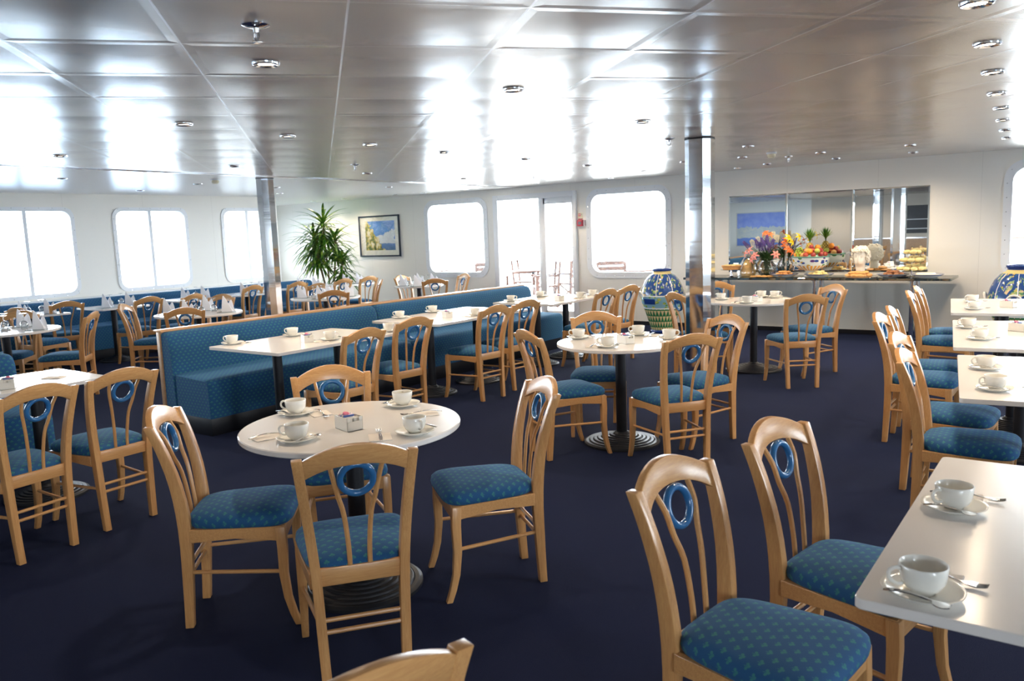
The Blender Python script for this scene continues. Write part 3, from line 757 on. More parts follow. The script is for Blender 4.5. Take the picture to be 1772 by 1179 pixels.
def place(kind, maker, loc, rz, lab, cat, grp):
    if kind not in protos:
        o = maker(); protos[kind] = o; o.location = loc; o.rotation_euler = (0, 0, rz); return tag(o, lab, cat, grp)
    return dup(protos[kind], loc, rz, lab, grp)
random.seed(7)
for k, cs in CUPS.items():
    od = orders([(x, y, TH) for x, y in cs]); tn = TN[k]
    for i, (x, y) in enumerate(cs):
        cx, cy = TC[k]
        if cy is None: th = 0.0 if cx > x else PI     # diner looks along +x or -x
        else: th = math.atan2(cy-y, cx-x)
        if k in ('C', 'D', 'E'): th = 0.0 if x < cx else PI
        if k in ('A', 'F', 'G'): # keep every saucer on the top
            d = math.hypot(x-cx, y-cy); R = {'A': .475, 'F': .455, 'G': .45}[k]
            if d > R-.1: x, y = cx+(x-cx)/d*(R-.1), cy+(y-cy)/d*(R-.1)
        fx, fy = math.cos(th), math.sin(th); lx, ly = -fy, fx
        z = TH
        place('saucer', make_saucer, (x, y, z), 0, 'white saucer under the %s cup on the %s' % (od[i], tn), 'saucer', 'saucers under the coffee cups')
        ch = {('A', 0): 3.7, ('A', 1): 3.6, ('A', 2): 2.3, ('A', 3): -.35}.get((k, i), None)
        if ch is None:   # handle direction
            ch = {'C': 3.7, 'D': 3.65, 'E': .6, 'F': 3.7, 'G': 3.7}.get(k, 3.85) + random.uniform(-.2, .2)
            if (k, i) in (('C', 2), ('C', 3), ('F', 3), ('G', 3)): ch = .6
        place('cup', make_cup, (x, y, z+.0062), ch, 'white coffee cup, %s on the %s' % (od[i], tn), 'cup', 'coffee cups on the white tables')
        sx, sy = x-fx*.066-lx*.060, y-fy*.066-ly*.060
        place('spoon', lambda: cutlery('spoon'), (sx, sy, z+.017), th-PI/2+random.uniform(-.12, .12), 'teaspoon on the saucer of the %s cup, %s' % (od[i], tn), 'teaspoon', 'teaspoons on the saucers')
        side = 1 if k not in ('A',) else (-1 if i in (2, 3) else 1)
        jx = random.uniform(-.02, .02)
        bx, by = x+lx*side*(.104+jx*.3)-fx*.075, y+ly*side*(.104+jx*.3)-fy*.075
        rz = th-PI/2+random.uniform(-.15, .15)
        if k == 'A': bx, by, rz = FORKS_A[i]
        place('napkin', make_paper, (bx-math.sin(rz)*.05, by+math.cos(rz)*.05, z+.0005), rz, 'paper napkin beside the %s cup on the %s' % (od[i], tn), 'napkin', 'paper napkins under the forks')
        place('fork', lambda: cutlery('fork'), (bx, by, z+.004), rz, 'steel fork beside the %s cup on the %s' % (od[i], tn), 'fork', 'forks on the paper napkins')
for k, (x, y) in CADDIES.items():
    rz = {'A': .35, 'B': .1}.get(k, .15)
    place('caddy', make_caddy, (x, y, TH), rz-.6, 'white ceramic sugar caddy with packets on the %s' % TN[k], 'sugar caddy', 'sugar caddies on the white tables')
place('napkin', make_paper, (-5.25, 2.33, TH+.0005), 2.2, 'folded paper napkin lying alone on the corner table at left', 'napkin', 'paper napkins under the forks')

# ================================================================== NAPKIN AND GLASS SETTINGS BY THE WINDOWS
def make_fold():
    mb = MB()
    # a fanned, pointed linen fold: two leaning leaves with a broad foot
    def leaf(tilt, lean, w, h, off):
        secs = []
        for i in range(7):
            u = i/6; ww = w*(1-u)**.8+.003; x0 = off+lean*u; y0 = tilt*(1-u)
            secs.append([(x0-ww, y0-.004, h*u), (x0, y0-.014*(1-u)-.004, h*u), (x0+ww, y0-.004, h*u), (x0+ww, y0+.002, h*u), (x0, y0-.008*(1-u)+.002, h*u), (x0-ww, y0+.002, h*u)])
        mb.loft(secs)
    leaf(-.026, -.045, .062, .185, .0); leaf(.026, .035, .055, .135, .01)
    mb.loft([[(-.06, -.035, 0), (.06, -.035, 0), (.06, .035, 0), (-.06, .035, 0)], [(-.052, -.03, .028), (.05, -.03, .022), (.048, .03, .022), (-.05, .03, .03)], [(-.02, -.004, .05), (.02, -.004, .045), (.02, .004, .045), (-.02, .004, .05)]])
    return mb.build('folded_napkin', linen, smooth=True, angle=35)
def make_glass():
    t = thing('wine_glass', '', 'glass')
    MB().lathe([(.030, 0), (.034, .015), (.039, .040), (.037, .062), (.024, .080), (.008, .088), (.0, .089), (.0, .086), (.007, .085), (.022, .078), (.035, .061), (.0372, .040), (.0325, .015), (.029, 0)], 20).build('bowl', glass_m, t, smooth=True, angle=80)
    MB().lathe([(.0, .088), (.006, .088), (.004, .1), (.0035, .14), (.008, .155), (.034, .160), (.034, .162), (.0, .163)], 20).build('stem_and_foot', glass_m, t, smooth=True, angle=60)
    return t
mat_m = plain('grey_glass_placemat', srgb(120, 140, 142), .15)
def make_placemat():
    return MB().loft([[(p[0], p[1], z) for p in rrect(.24, .2, .02, 4)] for z in (0, .004)]).build('placemat', mat_m)
dish_m = ceramic
def make_dish():
    return MB().lathe([(0, 0), (.04, 0), (.06, .010), (.062, .012), (.058, .012), (.04, .004), (0, .004)], 28).build('bread_dish', ceramic, smooth=True)
FT = [('far left round table', -8.93, 3.50, .50), ('round table over the bench end', -8.48, 5.40, .49), ('round table in front of the plant', -8.70, 7.52, .48), ('small round table by the back window', -8.95, 9.72, .40)]
for nm, cx, cy, R in FT:
    P = []
    for q in range(4):
        a = -.9+q*PI/2; P.append((cx+math.cos(a)*(R-.15), cy+math.sin(a)*(R-.15), TH, a, cx+math.cos(a+.5)*.17, cy+math.sin(a+.5)*.17))
    od = orders([p[:3] for p in P]); og = orders([(p[4], p[5], TH) for p in P])
    for q, (x, y, z, a, gx, gy) in enumerate(P):
        place('placemat', make_placemat, (x, y, z), a+PI/2, 'grey placemat, %s on the %s' % (od[q], nm), 'placemat', 'placemats by the windows')
        place('fold', make_fold, (x, y, z+.004), .63+random.uniform(-.4, .4), 'white folded napkin, %s on the %s' % (od[q], nm), 'napkin', 'folded napkins by the windows')
        place('glass', make_glass, (gx, gy, z), a, 'upturned wine glass, %s on the %s' % (og[q], nm), 'glass', 'upturned wine glasses by the windows')
    place('dish', make_dish, (cx, cy, TH), 0, 'small white dish in the middle of the %s' % nm, 'dish', 'small dishes by the windows')
for y, o in WT:
    nm = '%s window bench table' % o
    P = [(-10.66, y-.15, TH), (-10.66, y+.17, TH)]; G = [(-10.82, y-.02, TH), (-10.95, y+.2, TH)]
    od = orders(P); og = orders(G)
    for i, (x, yy, z) in enumerate(P):
        place('placemat', make_placemat, (x, yy, z), PI/2, 'grey placemat on the %s side of the %s' % (od[i], nm), 'placemat', 'placemats by the windows')
        place('fold', make_fold, (x, yy, z+.004), .63+random.uniform(-.4, .4), 'white folded napkin at %s on the %s' % (od[i], nm), 'napkin', 'folded napkins by the windows')
    for i, (x, yy, z) in enumerate(G):
        place('glass', make_glass, (x, yy, z), 0, 'upturned wine glass at %s on the %s' % (og[i], nm), 'glass', 'upturned wine glasses by the windows')

# ================================================================== BUFFET
CT = .81
t = thing('buffet_counter', 'long dark glass buffet counter on steel legs under the mirror', 'counter', (-3.1, 11.17, 0))
MB().loft([[(p[0], p[1], z) for p in rrect(3.44, .66, .02, 4)] for z in (CT-.03, CT)]).build('glass_top', smoke_glass, t, bevel=.003, seg=1)
for x in (-1.2, .1, 1.28):
    for y in (-.2, .14):
        MB().lathe([(0, 0), (.06, 0), (.06, .01), (.034, .014), (.034, CT-.045), (.06, CT-.04), (.06, CT-.031), (0, CT-.031)], 24, (x, y, 0)).build('leg', steel, t, smooth=True)
# mirror in three bevelled panels
for i, (a, b, w) in enumerate(((-4.40, -3.56, 'left'), (-3.55, -2.68, 'middle'), (-2.67, -1.745, 'right'))):
    mb = MB(); z0, z1 = .85, 1.955; e = .018
    o = MB().loft([[(a, YB-.002, z0), (b, YB-.002, z0), (b, YB-.002, z1), (a, YB-.002, z1)], [(a, YB-.008, z0), (b, YB-.008, z0), (b, YB-.008, z1), (a, YB-.008, z1)], [(a+e, YB-.012, z0+e), (b-e, YB-.012, z0+e), (b-e, YB-.012, z1-e), (a+e, YB-.012, z1-e)]]).build('wall_mirror', mirror_m)
    tag(o, '%s panel of the wide wall mirror above the buffet' % w, 'mirror', 'mirror panels above the buffet')
cellophane = glass('cellophane', (.97, .97, .95, 1), .14, .12)
gold = plain('golden_pastry', srgb(208, 156, 92), .55, 0, 40, .3); scone_m = plain('scone_crumb', srgb(238, 212, 150), .7, 0, 60, .28)
brown = plain('brown_pastry', srgb(150, 100, 66), .65, 0, 60, .4); cheese = plain('white_cheese', srgb(246, 236, 208), .5); pie_m = plain('pie_crust', srgb(206, 150, 90), .6, 0, 60, .2)
plate_blue = Mat('blue_rimmed_plate', rough=.15); _x, _y, _z = plate_blue.sep(plate_blue.coord())
_r = (_x*_x+_y*_y).op('SQRT'); plate_blue.set('Base Color', plate_blue.mix(_r.gt(.168).min(_r.lt(.186)), srgb(236, 236, 234), srgb(70, 84, 150))); plate_blue = plate_blue.m
def platter(x, y, lab, rad=.19, m=None, z=CT):
    s = rad/.19
    o = MB().lathe([(0, 0), (.10*s, 0), (.11*s, .005), (.185*s, .042), (.19*s, .046), (.182*s, .047), (.11*s, .012), (0, .010)], 40, (0, 0, 0)).build('platter', m or plate_blue, smooth=True, loc=(x, y, z))
    return tag(o, lab, 'plate', 'platters of food on the buffet')
def blob(name, mat, sx, sy, sz, seed, rough=.12):
    random.seed(seed); ph = [random.uniform(0, 6) for _ in range(6)]
    secs = []; n = 14; m = 8
    for i in range(m+1):
        v = PI*i/m; q = []
        for j in range(n):
            a = 2*PI*j/n; k = 1+rough*(math.sin(3*a+ph[0]+v)*.5+math.sin(2*a+ph[1])*.5+math.sin(4*v+ph[2]+a)*.4)
            q.append((sx*math.sin(v)*math.cos(a)*k+1e-4*math.cos(a), sy*math.sin(v)*math.sin(a)*k+1e-4*math.sin(a), sz*(1-math.cos(v))*.5*1.0))
        secs.append(q)
    return MB().loft(secs).build(name, mat, smooth=True, angle=180)
def many(proto, spots, lab, cat, grp):
    for i, (x, y, z) in enumerate(spots):
        if i == 0: proto.location = (x, y, z); tag(proto, lab, cat, grp); o = proto
        else: o = dup(proto, (x, y, z), i*1.7, lab, grp)
        o.rotation_euler = (0, 0, i*2.1)
def scatter(cx, cy, z, r, n, seed, layers=1, dz=.03):
    out = []; random.seed(seed)
    for l in range(layers):
        rr = r*(1-l*.28); nn = max(2, int(n*(1-l*.3)))
        for i in range(nn):
            a = i*2.399+seed+l; q = rr*math.sqrt((i+.5)/nn); out.append((cx+q*math.cos(a), cy+q*math.sin(a), z+l*dz))
    return out
BY = 11.10
platter(-3.42, BY-.08, 'white platter of flat flaky pastries left of centre, near the glass vase')
many(blob('flaky_pastry', pie_m, .035, .026, .028, 1), scatter(-3.42, BY-.08, CT+.012, .14, 13, 1, 3, .024), 'flaky golden pastry piled on the platter beside the glass vase', 'pastry', 'flaky pastries on the buffet')
platter(-2.96, BY-.08, 'white platter of sliced pastries in front of the fruit bowl')
many(blob('sliced_pastry', scone_m, .04, .022, .03, 2), scatter(-2.96, BY-.08, CT+.012, .14, 13, 2, 3, .024), 'sliced pale pastry piled in front of the painted fruit bowl', 'pastry', 'sliced pastries on the buffet')
o = MB().lathe([(0, 0), (.2, 0), (.205, .008), (.2, .010), (0, .008)], 36).build('steel_tray', chrome, smooth=True, loc=(-2.43, BY-.12, CT)); tag(o, 'round steel tray of golden breads before the marble head', 'tray')
many(blob('golden_bread', gold, .055, .045, .045, 3), scatter(-2.43, BY-.12, CT+.010, .14, 9, 3, 2, .03), 'shiny golden bread roll on the steel tray before the marble head', 'bread', 'golden breads on the buffet')
platter(-2.06, BY-.06, 'blue rimmed white platter of dark brown pastries', .2)
many(blob('brown_pastry', brown, .033, .024, .028, 4, .2), scatter(-2.06, BY-.06, CT+.012, .15, 18, 4, 3, .024), 'dark brown pastry heaped on the blue rimmed platter', 'pastry', 'dark brown pastries on the buffet')
platter(-1.66, BY-.10, 'blue rimmed platter with white cheese at the right end', .19)
tag(MB().lathe([(0, 0), (.105, 0), (.112, .012), (.108, .042), (.1, .05), (0, .052)], 28).build('white_cheese', cheese, smooth=True, loc=(-1.68, BY-.10, CT+.012)), 'round white cheese on the platter at the counter right end', 'cheese')
# tiered scone stand
t = thing('tiered_stand', 'three tier glass cake stand stacked with pale scones', 'cake stand', (-1.88, BY+.13, CT))
MB().lathe([(0, 0), (.05, 0), (.01, .01), (.008, .36), (.014, .37), (0, .385)], 16).build('stem', chrome, t, smooth=True)
for z, r in ((.07, .17), (.18, .14), (.28, .11)): MB().lathe([(.008, z), (r, z), (r+.004, z+.008), (r, z+.006), (.008, z+.006)], 32).build('tier', glass_m, t, smooth=True)
sc = []
for z, r, n in ((.077, .135, 10), (.187, .105, 8), (.287, .07, 5)):
    for i in range(n): a = 2*PI*i/n+z*9; sc.append((-1.88+r*math.cos(a), BY+.13+r*math.sin(a), CT+z))
many(blob('scone', scone_m, .042, .042, .052, 5, .08), sc, 'round pale scone stacked on the tiered cake stand', 'scone', 'scones on the buffet')
# pie on a pedestal, wrapped hamper
t = thing('cake_stand', 'steel pedestal cake stand at the left end of the buffet', 'cake stand', (-4.19, BY, CT))
MB().lathe([(0, 0), (.07, 0), (.02, .012), (.012, .09), (.15, .098), (.155, .104), (0, .104)], 30).build('pedestal', chrome, t, smooth=True)
tag(MB().lathe([(0, 0), (.115, 0), (.14, .05), (.136, .056), (.125, .048), (0, .05)], 40).build('open_tart', pie_m, smooth=True, loc=(-4.19, BY, CT+.1045)), 'large round crusted tart on the left pedestal stand', 'tart')
many(blob('biscuit', scone_m, .03, .03, .02, 6), scatter(-4.19, BY, CT+.153, .1, 9, 6), 'small round biscuit topping the tart on the left pedestal', 'biscuit', 'biscuits on the tart')
t = thing('wrapped_basket', 'cone of biscuits wrapped in clear cellophane left of the flowers', 'hamper', (-3.99, BY+.12, CT))
MB().lathe([(0, .004), (.09, .004), (.11, .05), (.08, .14), (.05, .22), (0, .26)], 18).build('biscuit_pile', plain('biscuit_mix', srgb(226, 180, 110), .6, 0, 30, .45), t, smooth=True)
n = 22; secs = []
for z, r in ((0, .14), (.06, .15), (.16, .115), (.26, .06), (.31, .014), (.35, .03)): secs.append([((r*(1+.08*(j % 2)))*math.cos(2*PI*j/n), (r*(1+.08*(j % 2)))*math.sin(2*PI*j/n), z) for j in range(n)])
MB().loft(secs, cap=False).build('cellophane_wrap', cellophane, t, smooth=True)
many(blob('puff_pastry', gold, .045, .032, .03, 8, .2), [(-3.80+i*.075, BY-.2+.03*(i % 2), CT) for i in range(4)] + [(-3.76+i*.08, BY-.14, CT) for i in range(3)], 'golden puff pastry on the glass before the flower vase', 'pastry', 'puff pastries before the vase')
o = MB().lathe([(0, 0), (.05, 0), (.075, .018), (.07, .02), (.045, .006), (0, .006)], 24).build('serving_dish', black_metal, smooth=True, loc=(-1.92, 10.9, CT)); tag(o, 'small dark serving dish at the front edge of the buffet', 'dish')

# ---- painted fruit bowl
pb = Mat('painted_fruit_bowl', rough=.15); u, v, _ = pb.sep(pb.coord('UV'))
x, y, z = pb.sep(pb.coord()); cell = pb.comb(u*18.0, z*24.0)
dd = pb.vor(cell, 1.0); cc = pb.nt.nodes.new('ShaderNodeTexVoronoi'); pb.nt.links.new(cell, cc.inputs['Vector']); cc.inputs['Scale'].default_value = 1.0
hue = pb.sep(cc.outputs['Color'])[0]
mo = pb.ramp(hue, [(0, srgb(52, 78, 150)), (.35, srgb(96, 60, 120)), (.55, srgb(96, 150, 90)), (.8, srgb(214, 168, 60))], 'CONSTANT')
up = pb.mix(dd.lt(.38), srgb(232, 236, 228), mo)
pet = (u*(2*PI*24)).sin(); lo = pb.mix(pet.gt(-.15), srgb(226, 226, 216), srgb(222, 152, 52))
col = pb.mix(z.lt(.155), up, lo); col = pb.mix(z.lt(.085), col, srgb(238, 238, 234)); col = pb.mix(z.gt(.262), col, srgb(120, 170, 150)); pb.set('Base Color', col)
t = thing('fruit_bowl', 'painted ceramic footed bowl with orange petals, piled with fruit', 'bowl', (-3.10, BY+.03, CT))
MB().lathe([(0, 0), (.085, 0), (.088, .012), (.06, .03), (.055, .06), (.08, .085), (.17, .125), (.225, .17), (.238, .22), (.242, .27), (.25, .276), (.244, .28), (.232, .272), (.226, .22), (.2, .17), (.1, .12), (0, .11)], 48).build('bowl', pb.m, t, smooth=True, angle=80)
def fruit(name, r, mat, k=.95):
    t_ = thing(name, '', 'fruit')
    MB().lathe([(.0, -r*.82*k)] + [(r*math.sin(a)*(1+.04*math.sin(2*a)), -r*k*math.cos(a)) for a in [PI*i/10 for i in range(1, 10)]] + [(0, r*k*.86)], 18).build('flesh', mat, t_, smooth=True, angle=180)
    MB().tube([(0, 0, r*.8), (.003, 0, r*1.12)], .0018, 5).build('stalk', bark, t_)
    return t_
ap_m = Mat('red_apple_skin', rough=.3); ap_m.set('Base Color', ap_m.ramp(ap_m.noise(ap_m.coord(), 14, 3), [(.35, srgb(120, 28, 40)), (.6, srgb(176, 62, 50)), (.8, srgb(206, 150, 70))])); ap_m = ap_m.m
or_m = plain('orange_peel', srgb(240, 150, 40), .45, 0, 40, .06); gr_m = plain('green_apple_skin', srgb(170, 180, 80), .3, 0, 20, .12); pe_m = plain('peach_skin', srgb(214, 160, 100), .6, 0, 14, .2)
FX, FY, FZ = -3.10, BY+.03, CT+.28
fs = {'apple': (fruit('apple', .036, ap_m), [(-.02, -.17, .02), (.07, -.14, .02), (.15, -.07, .02), (.04, -.07, .075), (.12, .02, .07), (.0, .0, .12), (.17, .05, .02), (-.1, .06, .06)], 'red apple in the painted fruit bowl'),
      'orange': (fruit('orange', .040, or_m), [(.02, -.13, .065), (-.16, -.08, .02), (.07, .06, .11)], 'orange in the painted fruit bowl'),
      'green_apple': (fruit('green_apple', .036, gr_m), [(.11, -.10, .07), (.02, .12, .05)], 'green apple in the painted fruit bowl'),
      'peach': (fruit('peach', .037, pe_m), [(-.06, -.15, .015), (-.03, -.09, .07), (-.12, .13, .02), (.12, .13, .02)], 'yellow pink peach in the painted fruit bowl')}
for k, (p, sp_, lab) in fs.items(): many(p, [(FX+a, FY+b, FZ+c) for a, b, c in sp_], lab, 'fruit', 'fruit in the painted bowl')
t = thing('grape_bunch', 'bunch of green grapes hanging over the fruit bowl left side', 'grapes', (FX-.11, FY-.13, FZ+.05)); mb = MB(); random.seed(3)
for i in range(46):
    a, b = random.uniform(0, 6.28), random.uniform(-1, 1); r = random.random()**.4; zz = b
    cxx, cyy_, czz = .055*r*math.cos(a)*(1-abs(zz)*.4), .04*r*math.sin(a), zz*.065
    mb.lathe([(0, -.0115)] + [(.0115*math.sin(q), -.0115*math.cos(q)) for q in (.6, 1.2, 1.8, 2.4)] + [(0, .0115)], 8, (cxx, cyy_, czz))
g = mb.build('grapes', plain('green_grape', srgb(176, 196, 80), .25, 0, 30, .1), t, smooth=True, angle=180); tag(g, None, None, None, 'stuff')
MB().tube([(0, 0, .05), (.01, .01, .09)], .003, 6).build('stalk', bark, t)
t = thing('pineapple', 'whole pineapple with a green crown standing in the fruit', 'pineapple', (FX-.02, FY+.02, FZ+.03))
pn = Mat('pineapple_rind', rough=.7); u, v, _ = pn.sep(pn.coord('UV')); q = ((u*8.0+v*22.0).fr()-.5).ab().max(((u*8.0-v*22.0).fr()-.5).ab()); pn.set('Base Color', pn.mix(q.gt(.38), srgb(190, 160, 70), srgb(104, 92, 40))); pn.bump(q, -.006)
MB().lathe([(0, -.02), (.03, -.015), (.052, .03), (.055, .075), (.045, .12), (.025, .145), (0, .15)], 24).build('fruit_body', pn.m, t, smooth=True, angle=180)
mb = MB()
def blade(mb, base, d, L, w, droop, up=0.0, seg=6, twist=0.0):
    d = Vector(d).normalized(); p = Vector(base); side = d.cross(Vector((0, 0, 1)))
    side = side.normalized() if side.length > 1e-3 else Vector((1, 0, 0)); vs = []
    for i in range(seg+1):
        u = i/seg; ww = w*math.sin(PI*min(1, .12+u*.88))**.7*(1-u*.25) if u < 1 else .0003
        n_ = side.cross(d).normalized()
        vs.append([p-side*ww, p-n_*ww*.25, p+side*ww, p+n_*.0012-n_*ww*.1])
        d = (d+Vector((0, 0, -droop/seg))).normalized(); p = p+d*(L/seg)
    mb.loft(vs)
random.seed(5)
for i in range(34):
    a = i*2.4; e = .35+1.0*(i/34); blade(mb, (0, 0, .145+.05*(1-i/34)), (math.cos(a)*(1.2-e*.75), math.sin(a)*(1.2-e*.75), e+.3), .12+.09*(i/34), .013, .25)
mb.build('crown', leaf_m, t, smooth=True)

# ---- glass vase with flowers
VX, VY = -3.69, BY+.02
t = thing('flower_vase', 'round clear glass vase holding the mixed bouquet', 'vase', (VX, VY, CT))
MB().lathe([(0, 0), (.05, 0), (.10, .03), (.132, .09), (.125, .15), (.085, .20), (.075, .225), (.085, .24), (.082, .24), (.071, .225), (.08, .2), (.12, .15), (.127, .09), (.095, .033), (.05, .006), (0, .006)], 36).build('glass_bowl', glass_m, t, smooth=True, angle=80)
random.seed(9); mb = MB()
for i in range(60):
    a = random.uniform(0, 6.28); r = random.uniform(.01, .08); b = random.uniform(0, 6.28)
    mb.tube([(r*math.cos(a), r*math.sin(a), .012), (.04*math.cos(b), .04*math.sin(b), .21), (.11*math.cos(b), .11*math.sin(b), .34)], .0028, 5)
o = mb.build('stems', plain('green_stem', srgb(44, 74, 36), .6, 0, 20, .3), t); tag(o, None, None, None, 'stuff')
random.seed(12); mb = MB()
for i in range(150):
    a = random.uniform(0, 6.28); e = random.uniform(.05, 1.4); blade(mb, (.05*math.cos(a), .05*math.sin(a), .24+random.uniform(-.03, .08)), (math.cos(a), math.sin(a), e), random.uniform(.12, .24), .008, .5)
for a, L in ((2.9, .42), (.3, .34), (2.6, .30), (.7, .4)): blade(mb, (.03*math.cos(a), 0, .25), (math.cos(a), math.sin(a)*.3, .75), L, .018, .1)
tag(mb.build('bouquet_greenery', plain('bouquet_leaf', srgb(62, 100, 48), .5, 0, 12, .35), smooth=True, loc=(VX, VY, CT)), 'green leaves and filler spreading from the glass vase', 'foliage', None, 'stuff')
def lily(colname, c, R=.055):
    t_ = thing('lily', '', 'flower'); mb = MB(); m = plain(colname, c, .5, 0, 10, .18)
    for i in range(6):
        a = i*PI/3; blade(mb, (0, 0, 0), (math.cos(a)*.7, math.sin(a)*.7, 1.0), R*1.5, .015, 2.3)
    mb.build('petals', m, t_, smooth=True)
    s = MB()
    for i in range(5): a = i*1.256; s.tube([(0, 0, 0), (.012*math.cos(a), .012*math.sin(a), .05)], .0012, 4).lathe([(0, -.004), (.003, 0), (0, .004)], 5, (.012*math.cos(a), .012*math.sin(a), .05))
    s.build('stamens', brass, t_)
    return t_
def put(p, spots, lab, cat, grp, tilt=1.0):
    for i, (x, y, z) in enumerate(spots):
        if i == 0: o = p; o['label'] = lab; o['group'] = grp
        else: o = dup(p, (0, 0, 0), 0, lab, grp)
        o.location = (VX+x, VY+y, CT+z); d = Vector((x*1.2, y*1.5-.12, .12)).normalized(); o.rotation_euler = d.to_track_quat('Z', 'Y').to_euler()
put(lily('pink_lily_petal', srgb(240, 150, 140)), [(-.27, -.08, .33), (-.20, -.12, .37), (-.11, -.17, .30), (.16, -.12, .31), (-.16, -.14, .25)], 'pink lily at the lower front of the bouquet', 'flower', 'pink lilies in the bouquet')
put(lily('orange_lily_petal', srgb(238, 128, 66)), [(-.02, .0, .60), (.03, .02, .58), (.25, .0, .48), (.30, -.04, .38), (.33, .02, .34), (.22, .04, .42)], 'orange lily at the top or right of the bouquet', 'flower', 'orange lilies in the bouquet')
put(lily('yellow_lily_petal', srgb(252, 214, 20)), [(.30, -.03, .53), (.43, .0, .54), (.33, .02, .47)], 'bright yellow lily leaning out at the bouquet right side', 'flower', 'yellow lilies in the bouquet')
def spike(name, c, n, L, r):
    random.seed(2); mb = MB(); m = plain(c[0], c[1], .7, 0, 30, .3)
    for i in range(n):
        a = i*2.4; u = i/n; rr = r*(1-u*.6); mb.lathe([(0, -.008), (.008, 0), (0, .009)], 6, (rr*math.cos(a), rr*math.sin(a), u*L))
    return mb.build(name, m, smooth=True)
def put2(o, spots, lab, grp):
    for i, (x, y, z) in enumerate(spots):
        c = o if i == 0 else o.copy()
        if i: COL.objects.link(c)
        tag(c, lab, 'flower', grp); c.location = (VX+x, VY+y, CT+z); d = Vector((x, y, .25)).normalized(); c.rotation_euler = d.to_track_quat('Z', 'Y').to_euler()
put2(spike('purple_flower_spike', ('purple_floret', srgb(104, 80, 150)), 60, .13, .03), [(-.05, -.08, .36), (.0, -.1, .37), (.05, -.08, .35), (-.02, -.1, .42), (.08, -.06, .40), (-.09, -.06, .40), (-.24, -.02, .40), (.02, -.06, .45)], 'purple flower spike in the middle front of the bouquet', 'purple spikes in the bouquet')
put2(spike('white_flower_spray', ('white_floret', srgb(232, 224, 196)), 60, .10, .045), [(-.1, .0, .46), (-.04, .04, .50), (-.18, .02, .43), (.1, .03, .48), (.05, .05, .52)], 'cream white flower spray at the top of the bouquet', 'cream sprays in the bouquet')

# ---- marble head on a brass stand
t = thing('marble_head', 'white marble head of a curly haired youth on brass stand', 'sculpture', (-2.47, BY+.04, CT), -.05)
mb = MB(); secs = []
HP = [(0, .052, .050, 0), (.02, .055, .052, 0), (.06, .055, .055, .004), (.09, .056, .064, -.010), (.105, .062, .082, -.018), (.13, .071, .094, -.012), (.16, .078, .102, -.004), (.19, .084, .106, .0), (.22, .088, .107, .004), (.25, .088, .106, .006), (.28, .082, .098, .008), (.305, .064, .078, .010), (.322, .036, .045, .012), (.328, .006, .008, .012)]
for z, rx, ry, oy in HP:
    q = []
    for j in range(36):
        a = 2*PI*j/36; x = rx*math.sin(a); y = -ry*math.cos(a)+oy; fz = math.cos(a)
        if fz > 0:
            ang = math.sin(a)
            nose = math.exp(-((ang)/.13)**2)*(.020 if .165 < z < .175 else 0)
            y -= math.exp(-(ang/.14)**2)*.036*max(0, 1-abs(z-.170)/.045)
            y += .022*math.exp(-((abs(ang)-.40)/.2)**2)*max(0, 1-abs(z-.196)/.02)
            y -= .012*math.exp(-(ang/.3)**2)*max(0, 1-abs(z-.13)/.018)
            y -= .016*math.exp(-(ang/.25)**2)*max(0, 1-abs(z-.10)/.018)
        q.append((x, y, z+.07))
    secs.append(q)
fine = []
for i in range(len(secs)-1):
    for k in range(3): fine.append([tuple(secs[i][j][c]*(1-k/3)+secs[i+1][j][c]*k/3 for c in range(3)) for j in range(36)])
fine.append(secs[-1]); hd = MB().loft(fine).build('head', stone, t, smooth=True, angle=180)
for s in (-1, 1):
    MB().lathe([(0, -.008), (.010, -.004), (.012, 0), (.010, .004), (0, .008)], 12, (s*.031, -.084, .263), 1, .6).build('eye', stone, hd, smooth=True)
    MB().tube(catmull([(s*.086, .008, .25), (s*.094, .02, .275), (s*.094, .03, .262), (s*.09, .02, .235), (s*.084, .01, .226)], 3), .006, 6).build('ear', stone, hd, smooth=True)
MB().tube([(-.022, -.098, .196), (0, -.106, .1985), (.022, -.098, .196)], [.003, .006, .003], 8).tube([(-.018, -.098, .189), (0, -.104, .187), (.018, -.098, .189)], [.003, .006, .003], 8).build('lips', stone, hd, smooth=True)
random.seed(21); mb = MB()
def curl(x, y, z, c):
    b = random.uniform(0, 6); mb.tube([(x+c*math.cos(b+k*1.2), y+c*math.sin(b+k*1.2)*.7-.004*k, z+c*math.sin(k*1.0+b)) for k in range(6)], [.003, .007, .0085, .0085, .006, .002], 6)
for i in range(260):   # curls over the crown, nape and down both sides to the jaw
    zz = random.uniform(.19, .385); a = random.uniform(0, 2*PI); front = math.cos(a)
    k = math.sqrt(max(0, 1-((zz-.27)/.135)**2)); x = .100*math.sin(a)*k; y = -.100*front*k+.026
    if front > .45 and zz < .345: continue
    curl(x, y, zz, random.uniform(.010, .018))
for i in range(16):    # fringe above the brow
    a = -1.0+2.0*i/15; curl(.095*math.sin(a), -.100*math.cos(a), .342+.008*math.sin(i*3), .018)
for s_ in (-1, 1):
    for i in range(12): curl(s_*(.088+.010*math.sin(i)), -.03+.02*math.cos(i*2), .215+i*.011, .013)
mb.loft([[(.090*math.sin(2*PI*j/20)*q, -.092*math.cos(2*PI*j/20)*q+.030, z) for j in range(20)] for z, q in ((.18, .72), (.22, .95), (.28, 1.04), (.34, .98), (.375, .75), (.395, .4), (.402, .05))])
hr = mb.build('curly_hair', stone, t, smooth=True, angle=180)
MB().box((0, 0, .008), (.11, .11, .016)).tube([(0, 0, .015), (0, 0, .10)], .008, 10).build('brass_stand', brass, t, bevel=.002, seg=1)

